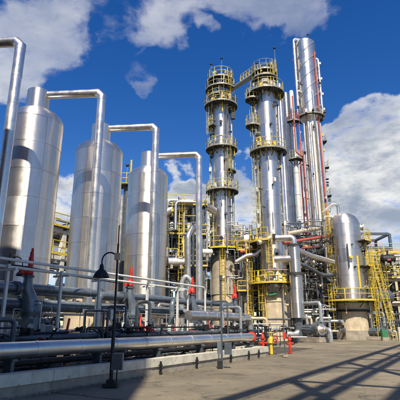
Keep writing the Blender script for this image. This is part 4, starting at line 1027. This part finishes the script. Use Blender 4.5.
# beige box beam and red pipes
pipe('box_beam', 'long beige insulated duct crossing right of the middle tower', [W(258, 243, 46), W(275, 236, 47), W(332, 226, 56)], .26, BEIGE, 'duct', fil=.4, n=8)
pipe('red_pipe', 'upper faded red pipe crossing above the rack beside the middle tower', [W(284, 243, 47), W(334, 235, 53)], .17, PRED, n=10)
pipe('red_pipe', 'lower faded red pipe crossing the rack beside the middle tower', [W(240, 252, 49), W(262, 248, 50)], .2, PRED, n=10)
pipe('red_pipe', 'short red pipe behind the standpipe near the domed vessel', [W(302, 248, 49), W(330, 246, 53)], .13, PRED, n=10)
pipe('sloping_pipe', 'silver pipe sloping right from the fat standpipe', [W(298, 250, 46), W(312, 256, 47), W(333, 262, 50)], .28, PIPE, fil=.6)
pipe('sloping_pipe', 'grey pipe dipping from the standpipe to the domed vessel', [W(296, 262, 46), W(306, 266, 46.5), W(322, 275, 49), W(334, 275, 51)], .2, GREY, fil=.6)
pipe('sloping_pipe', 'silver curved pipe rising left of the middle tower', [W(236, 262, 48), W(246, 256, 48), W(256, 254, 48), W(262, 248, 48)], .24, PIPE, fil=.6)
drum(W(308, 262, 52), .2, .5, 1.6, BEIGE, 'beige horizontal drum on the rack beside the domed vessel')
drum(W(250, 240, 51), .1, .7, 2.0, CLAD2, 'small silver drum on the rack between the two towers')
drum(W(322, 290, 55), .1, .8, 2.6, CLAD2, 'silver drum low between the standpipe and domed vessel')
# pump / exchanger with round end at the foot
def pump(loc, sc, rz, label, group=None):
    e = empty('process_pump', loc, label, 'pump', group, rz); s_ = sc
    MB().box((0, 0, .2 * s_), (1.2 * s_, 2.6 * s_, .4 * s_)).build('plinth', CONC, e)
    b = MB(); b.cyl((0, -1.0 * s_, 1.0 * s_), (0, -.4 * s_, 1.0 * s_), .62 * s_, 24); b.build('casing', GREY, e)
    b = MB(); b.cyl((0, -1.08 * s_, 1.0 * s_), (0, -1.0 * s_, 1.0 * s_), .48 * s_, 24); b.cyl((0, -1.5 * s_, 1.0 * s_), (0, -1.08 * s_, 1.0 * s_), .24 * s_, 16); b.build('suction_cover', CLAD2, e)
    b = MB(); b.cyl((0, -.1 * s_, 1.0 * s_), (0, 1.1 * s_, 1.0 * s_), .38 * s_, 18)
    for k in range(12): a = k * math.pi / 6; b.box((.4 * s_ * math.cos(a), .5 * s_, (1.0 + .4 * math.sin(a)) * s_), (.04 * s_, 1.1 * s_, .04 * s_))
    b.build('motor', BLUEGREY, e)
    b = MB()
    for k in range(8): a = k * math.pi / 4; b.cyl((.55 * s_ * math.cos(a), -1.06 * s_, (1 + .55 * math.sin(a)) * s_), (.55 * s_ * math.cos(a), -.95 * s_, (1 + .55 * math.sin(a)) * s_), .05 * s_, 6)
    b.build('bolt', DARK, e)['kind'] = 'stuff'
    MB().tube(fillet([(.35 * s_, -.7 * s_, 1.4 * s_), (.35 * s_, -.7 * s_, 3.2 * s_), (.35 * s_, 1.2 * s_, 3.2 * s_)], .3 * s_), .17 * s_, 12).build('discharge_pipe', GALV, e)
    MB().tube(fillet([(0, -1.5 * s_, 1.0 * s_), (0, -2.0 * s_, 1.0 * s_), (-.0, -2.0 * s_, .1)], .3 * s_), .17 * s_, 12).build('suction_pipe', GALV, e)
    return e
pump(Vector((W(313, 330, 44).x, 44, .03)), 1.15, .5, 'large grey pump with a round end left of the domed vessel')
pump(Vector((W(303, 330, 46).x, 46, .03)), .8, .1, 'smaller grey pump behind the fat standpipe foot')
pump(Vector((W(327, 330, 49).x, 49, .03)), .8, -.2, 'small grey pump tucked against the domed vessel foot')
pump(Vector((W(386, 330, 48).x, 50, .03)), .9, .9, 'grey pump at the right edge below the yellow stair')
def tangle(origin, rz, X, Yd, Z0, Z1, n, m, name, label, seed, rmin=.025, rmax=.06, valves=0):
    rs = random.Random(seed); b = MB()
    for i in range(n):
        p = Vector((rs.uniform(0, X), rs.uniform(0, Yd), rs.uniform(Z0, Z1))); pts = [p]; ax = rs.choice('xz'); r = rs.uniform(rmin, rmax)
        for k in range(rs.choice((2, 3, 4, 5))):
            L = rs.uniform(.4, 3.2) * rs.choice((-1, 1)); v = {'x': Vector((L, 0, 0)), 'y': Vector((0, L * .5, 0)), 'z': Vector((0, 0, L))}[ax]
            nw = pts[-1] + v; nw = Vector((min(max(nw.x, 0), X), min(max(nw.y, 0), Yd), min(max(nw.z, Z0), Z1)))
            if (nw - pts[-1]).length > .25: pts.append(nw)
            ax = rs.choice([c for c in 'xyz' if c != ax])
        if len(pts) < 2: continue
        ok = [pts[0]]
        for q_ in pts[1:]:
            if len(ok) > 1 and abs((q_ - ok[-1]).normalized().dot((ok[-1] - ok[-2]).normalized())) > .9: continue
            ok.append(q_)
        b.tube(fillet(ok, r * 2.5, 2), r, 6)
        for w_ in range(valves):
            j = rs.randrange(len(ok) - 1); c = ok[j].lerp(ok[j + 1], rs.uniform(.2, .8)); d = (ok[j + 1] - ok[j]).normalized()
            if rs.random() < .5: b.tube([c - d * .14, c - d * .1, c - d * .1, c + d * .1, c + d * .14], [r * 1.4, r * 2.6, r * 2, r * 2, r * 2.6], 8)
            else: b.box(c + Vector((0, -.1, .05)), (rs.uniform(.12, .3), rs.uniform(.1, .2), rs.uniform(.15, .4)))
    o = b.build(name, m, None, origin); o.rotation_euler.z = rz; tag(o, label, 'conduits', kind='stuff'); return o
tangle(Vector((W(164, 300, 46).x, 45.2, 0)), .1, 4.6, 7, 1, 15, 70, GREY, 'thin_conduits', 'tangle of thin grey conduits in the frame left of the first tower', 1, valves=1)
tangle(Vector((W(164, 300, 46).x, 45.0, 0)), .1, 4.2, 6, 7, 14.5, 24, YEL, 'yellow_pipework', 'yellow pipework and brackets high in the frame left of the first tower', 2, .03, .06, valves=1)
tangle(Vector((W(228, 300, 52).x, 51.5, 0)), 0, 12, 3, 1, 13, 90, DARK, 'thin_conduits', 'tangle of thin dark conduits behind the two left towers', 3, valves=1)
tangle(Vector((W(228, 300, 49).x, 48.6, 0)), 0, 4.4, 3, 4, 13, 34, GALV, 'thin_conduits', 'tangle of light grey conduits between the first and middle towers', 4, valves=1)
tangle(Vector((W(290, 300, 50).x, 50.2, 0)), 0, 6.0, 3, 1, 14, 80, GREY, 'thin_conduits', 'tangle of thin grey conduits between middle tower and domed vessel', 5, valves=1)
tangle(Vector((W(296, 300, 50).x, 49.6, 0)), 0, 5.0, 3, 1, 12, 34, DARK, 'thin_conduits', 'tangle of dark conduits left of the domed vessel', 6, .03, .09, valves=1)
tangle(Vector((W(366, 300, 54).x, 53, 0)), 0, 9, 4, .5, 9.6, 80, GREY, 'thin_conduits', 'tangle of thin grey conduits right of the domed vessel', 7, valves=1)
tangle(Vector((W(366, 300, 54).x, 52.6, 0)), 0, 9, 4, 3, 10.6, 26, YEL, 'yellow_pipework', 'yellow rails and pipework right of the domed vessel', 8, .03, .05)
tangle(ST(7, 11.2), ROWROT, 26, 4.5, .2, 1.5, 90, DARK, 'thin_conduits', 'low tangle of dark conduits and small fittings filling the pipe trench', 9, .02, .05, valves=2)
tangle(ST(7, 12), ROWROT, 26, 4.5, .2, 2.2, 45, GALV, 'thin_conduits', 'low tangle of light grey tubing between the trench valves', 10, .015, .035, valves=1)
tangle(ST(20, 29), ROWROT, 36, 5, 3, 10.5, 80, GREY, 'thin_conduits', 'tangle of grey conduits on the rack behind the tanks', 11, .04, .09, valves=1)
tangle(ST(20, 28.6), ROWROT, 36, 3, 6, 11.5, 30, YEL, 'yellow_pipework', 'yellow rails and pipework on the rack behind the tanks', 12, .03, .05)
# low clutter along the foot of everything
clutter_pipes(Vector((W(205, 330, 42).x, 42, 0)), .05, 9, 4, 2.2, 14, 'pipe at the two left tower feet', 'low pipes at the tower feet', 36, rmin=.05, rmax=.16)
clutter_pipes(Vector((W(292, 330, 46).x, 46.5, 0)), 0, 4.6, 5, 3.6, 14, 'pipe left of the domed vessel foot', 'low pipes left of the domed vessel', 37, rmin=.05, rmax=.16)
# D: right-hand structure
oD = Vector((W(368, 300, 55).x, 55, 0))
frame(oD, -.1, 3, 1, 3.6, 4, (4.0, 7.0, 10.2), 'steel frame with cream deck edges right of the domed vessel', BEIGE, YEL, rails=(0, 1, 2), deck=(0, 1), cw=.3, ladder_at=2.0)
clutter_pipes(oD + Vector((0, -1.2, 0)), -.1, 11, 5, 10, 46, 'pipe in the frame right of domed vessel', 'pipes in the frame at the right edge', 38, rmin=.05, rmax=.18)
rack_pipes(oD, -.1, 12, [.5, 1.4, 2.3, 3.2], 7.3, 'pipe lying on the right-hand frame deck', 'pipes lying on the right-hand frame', MX, 9)
drum(W(388, 259, 53), -.1, .5, 1.3, DARK, 'dark horizontal drum on the right-hand frame')
MB_ = MB().box((0, 0, 0), (.4, .05, .22)).build('red_sign', PRED); MB_.location = W(389, 259.5, 52.2); tag(MB_, 'small red plate hanging in front of the dark drum at right', 'sign')
drum(W(381, 297, 52), .3, .8, 2.2, GREY, 'grey drum low in the right-hand frame')
st = empty('caged_ladder', (W(392, 330, 49).x, 48.5, 0), 'leaning yellow caged ladder at the right edge, reaching the ground', 'ladder')
st.rotation_euler = (R(-5), R(-7), 0)
l_ = ladder(st, -90, 0, 0, 8.2, YEL, rr=.035); l_.name = 'rails_and_rungs'
st = empty('caged_ladder', (W(375, 330, 53).x, 53, 0), 'upright yellow caged ladder between the domed vessel and the right edge', 'ladder')
l_ = ladder(st, -90, 0, 0, 9.4, YEL, rr=.035); l_.name = 'rails_and_rungs'
w_ = MB().box((0, 0, .7), (1.2, .3, 1.4)).build('panel_box', BEIGE); w_.location = (W(399.5, 330, 47).x + .4, 47, 0); tag(w_, 'beige cabinet on the ground cut by the right edge', 'cabinet')
g_ = empty('green_cabinet', Vector((W(384, 330, 48).x, 48, 0)), 'small green cabinet at ground level right of the domed vessel', 'cabinet'); MB().box((0, 0, .75), (.6, .4, .8)).build('cabinet', GREEN, g_); MB().box((0, 0, .17), (.7, .5, .34)).build('plinth', CONC, g_)
# landing left of middle tower with yellow rails
frame(Vector((W(241, 300, 50).x, 49.5, 0)), 0, 1, 1, 2.1, 2.2, (5.0, 9.6), 'small landing frame with yellow railing hugging the middle tower', GREY, YEL, rails=(0, 1), deck=(0, 1), cw=.2, ladder_at=.9)
# far hedge of plant behind everything: rack fading to the horizon
frame(Vector((-30, 88, 0)), .0, 12, 1, 6.5, 5, (5, 9), 'long low pipe rack far behind the whole plant', GREY, GALV, rails=(), deck=(0, 1), cw=.4)
rack_pipes(Vector((-30, 88, 0)), 0, 78, [.5, 1.5, 2.5, 3.5, 4.5], 5.3, 'pipe on the long rack far behind the plant', 'pipes on the far rack', MX, 12, (.2, .4))
# ================================================================== OUT OF FRAME: what casts the shade on the yard
bd = empty('process_building', (-15.4, -12, 0), 'tall industrial building behind the camera whose shade falls over the lower left', 'building')
MB().box((0, 0, 18), (29, 10, 36)).build('wall', BRICK, bd)
MB().box((0, 0, 36.2), (29.4, 10.4, .5)).build('parapet', CONCP, bd)
MB().box((-3.35, 14.5, 11), (22.5, 18.9, 22)).build('sky_block_wing', BRICK, bd)  # unseen wing, added to block sky fill and deepen the lower-left shade
MB().box((-3.35, 14.5, 22.2), (22.9, 19.2, .45)).build('sky_block_parapet', CONCP, bd)
win = MB().box((0, 0, 0), (1.4, .12, 1.6)).build('window', GLASS, bd); win.location = (12, 5.04, 3)
for i in range(9):
    for j in range(9):
        if i * 3 - 12 < 10.5 and j < 6: continue
        inst(win, bd, (-12 + i * 3, 5.04, 3 + j * 3.5))
# elevated gantry to the right of the camera
ga = empty('pipe_gantry', ST(-14, -3.2), 'high pipe gantry right of the camera whose shadow bars the yard', 'gantry', rz=ROWROT)
GZ = 18.2; GW = 5.6
gc = MB().box((0, 0, GZ / 2), (.26, .26, GZ)).build('column', GREY, ga); first = True
for i in range(8):
    for j in (0, -GW):
        if first: first = False; continue
        inst(gc, ga, (i * 7.5, j, 0))
for j in (0, -GW): MB().box((26.2, j, GZ + .2), (54, .34, .3)).build('girder', GREY, ga)
cb = MB().box((0, -GW / 2, GZ - .1), (.2, GW, .26)).build('crossbeam', GREY, ga)
for i in range(1, 11): inst(cb, ga, (i * 5, 0, 0))
gp = MB().tube([(-1, -1.4, GZ + .45), (53, -1.4, GZ + .45)], .19, 12).build('pipe', PIPE, ga)
for i in range(5): MB().box((15 + i * 7.5, -4.6, GZ + .1), (5.0, 1.7, .06)).build('added_shade_plate', DARKG, ga)  # unseen plates added to the gantry to shade the yard at lower right
for y_ in (-.5, -1.9, -2.9, -3.5): inst(gp, ga, (0, y_, 0))
for q_ in TB: describe(*q_, 3)
finish_labels()
def split_pieces(names):
    cache = {}
    for o in list(bpy.data.objects):
        if o.type != 'MESH' or o.name.split('.')[0] not in names: continue
        me = o.data
        if me.name not in cache:
            p = list(range(len(me.vertices)))
            def fnd(a):
                while p[a] != a: p[a] = p[p[a]]; a = p[a]
                return a
            for f in me.polygons:
                for k in f.vertices[1:]: p[fnd(k)] = fnd(f.vertices[0])
            comp = {}
            for f in me.polygons: comp.setdefault(fnd(f.vertices[0]), []).append(f)
            out_ = []
            for fs in comp.values():
                b = MB(); ids = {}
                for f in fs:
                    for v in f.vertices: ids.setdefault(v, len(ids))
                b.v = [tuple(me.vertices[v].co) for v in ids]; b.f = [tuple(ids[v] for v in f.vertices) for f in fs]; b.sm = [f.use_smooth for f in fs]
                t_ = b.build('tmp', me.materials[0]); out_.append(t_.data); bpy.data.objects.remove(t_)
            cache[me.name] = out_
        ms = cache[me.name]
        if len(ms) < 2: continue
        nm_ = o.name.split('.')[0]
        for m_ in ms[1:]:
            c = o.copy(); C.objects.link(c); c.data = m_; c.name = nm_; c.parent = o.parent
        o.data = ms[0]
split_pieces({'bracket', 'insulation_box', 'body_flange', 'branch_flange', 'band', 'pipe_support_x', 'valve_flange'})
scn.frame_set(1)
print('objects', len(bpy.data.objects), 'tris', sum(len(o.data.polygons) for o in bpy.data.objects if o.type == 'MESH'))
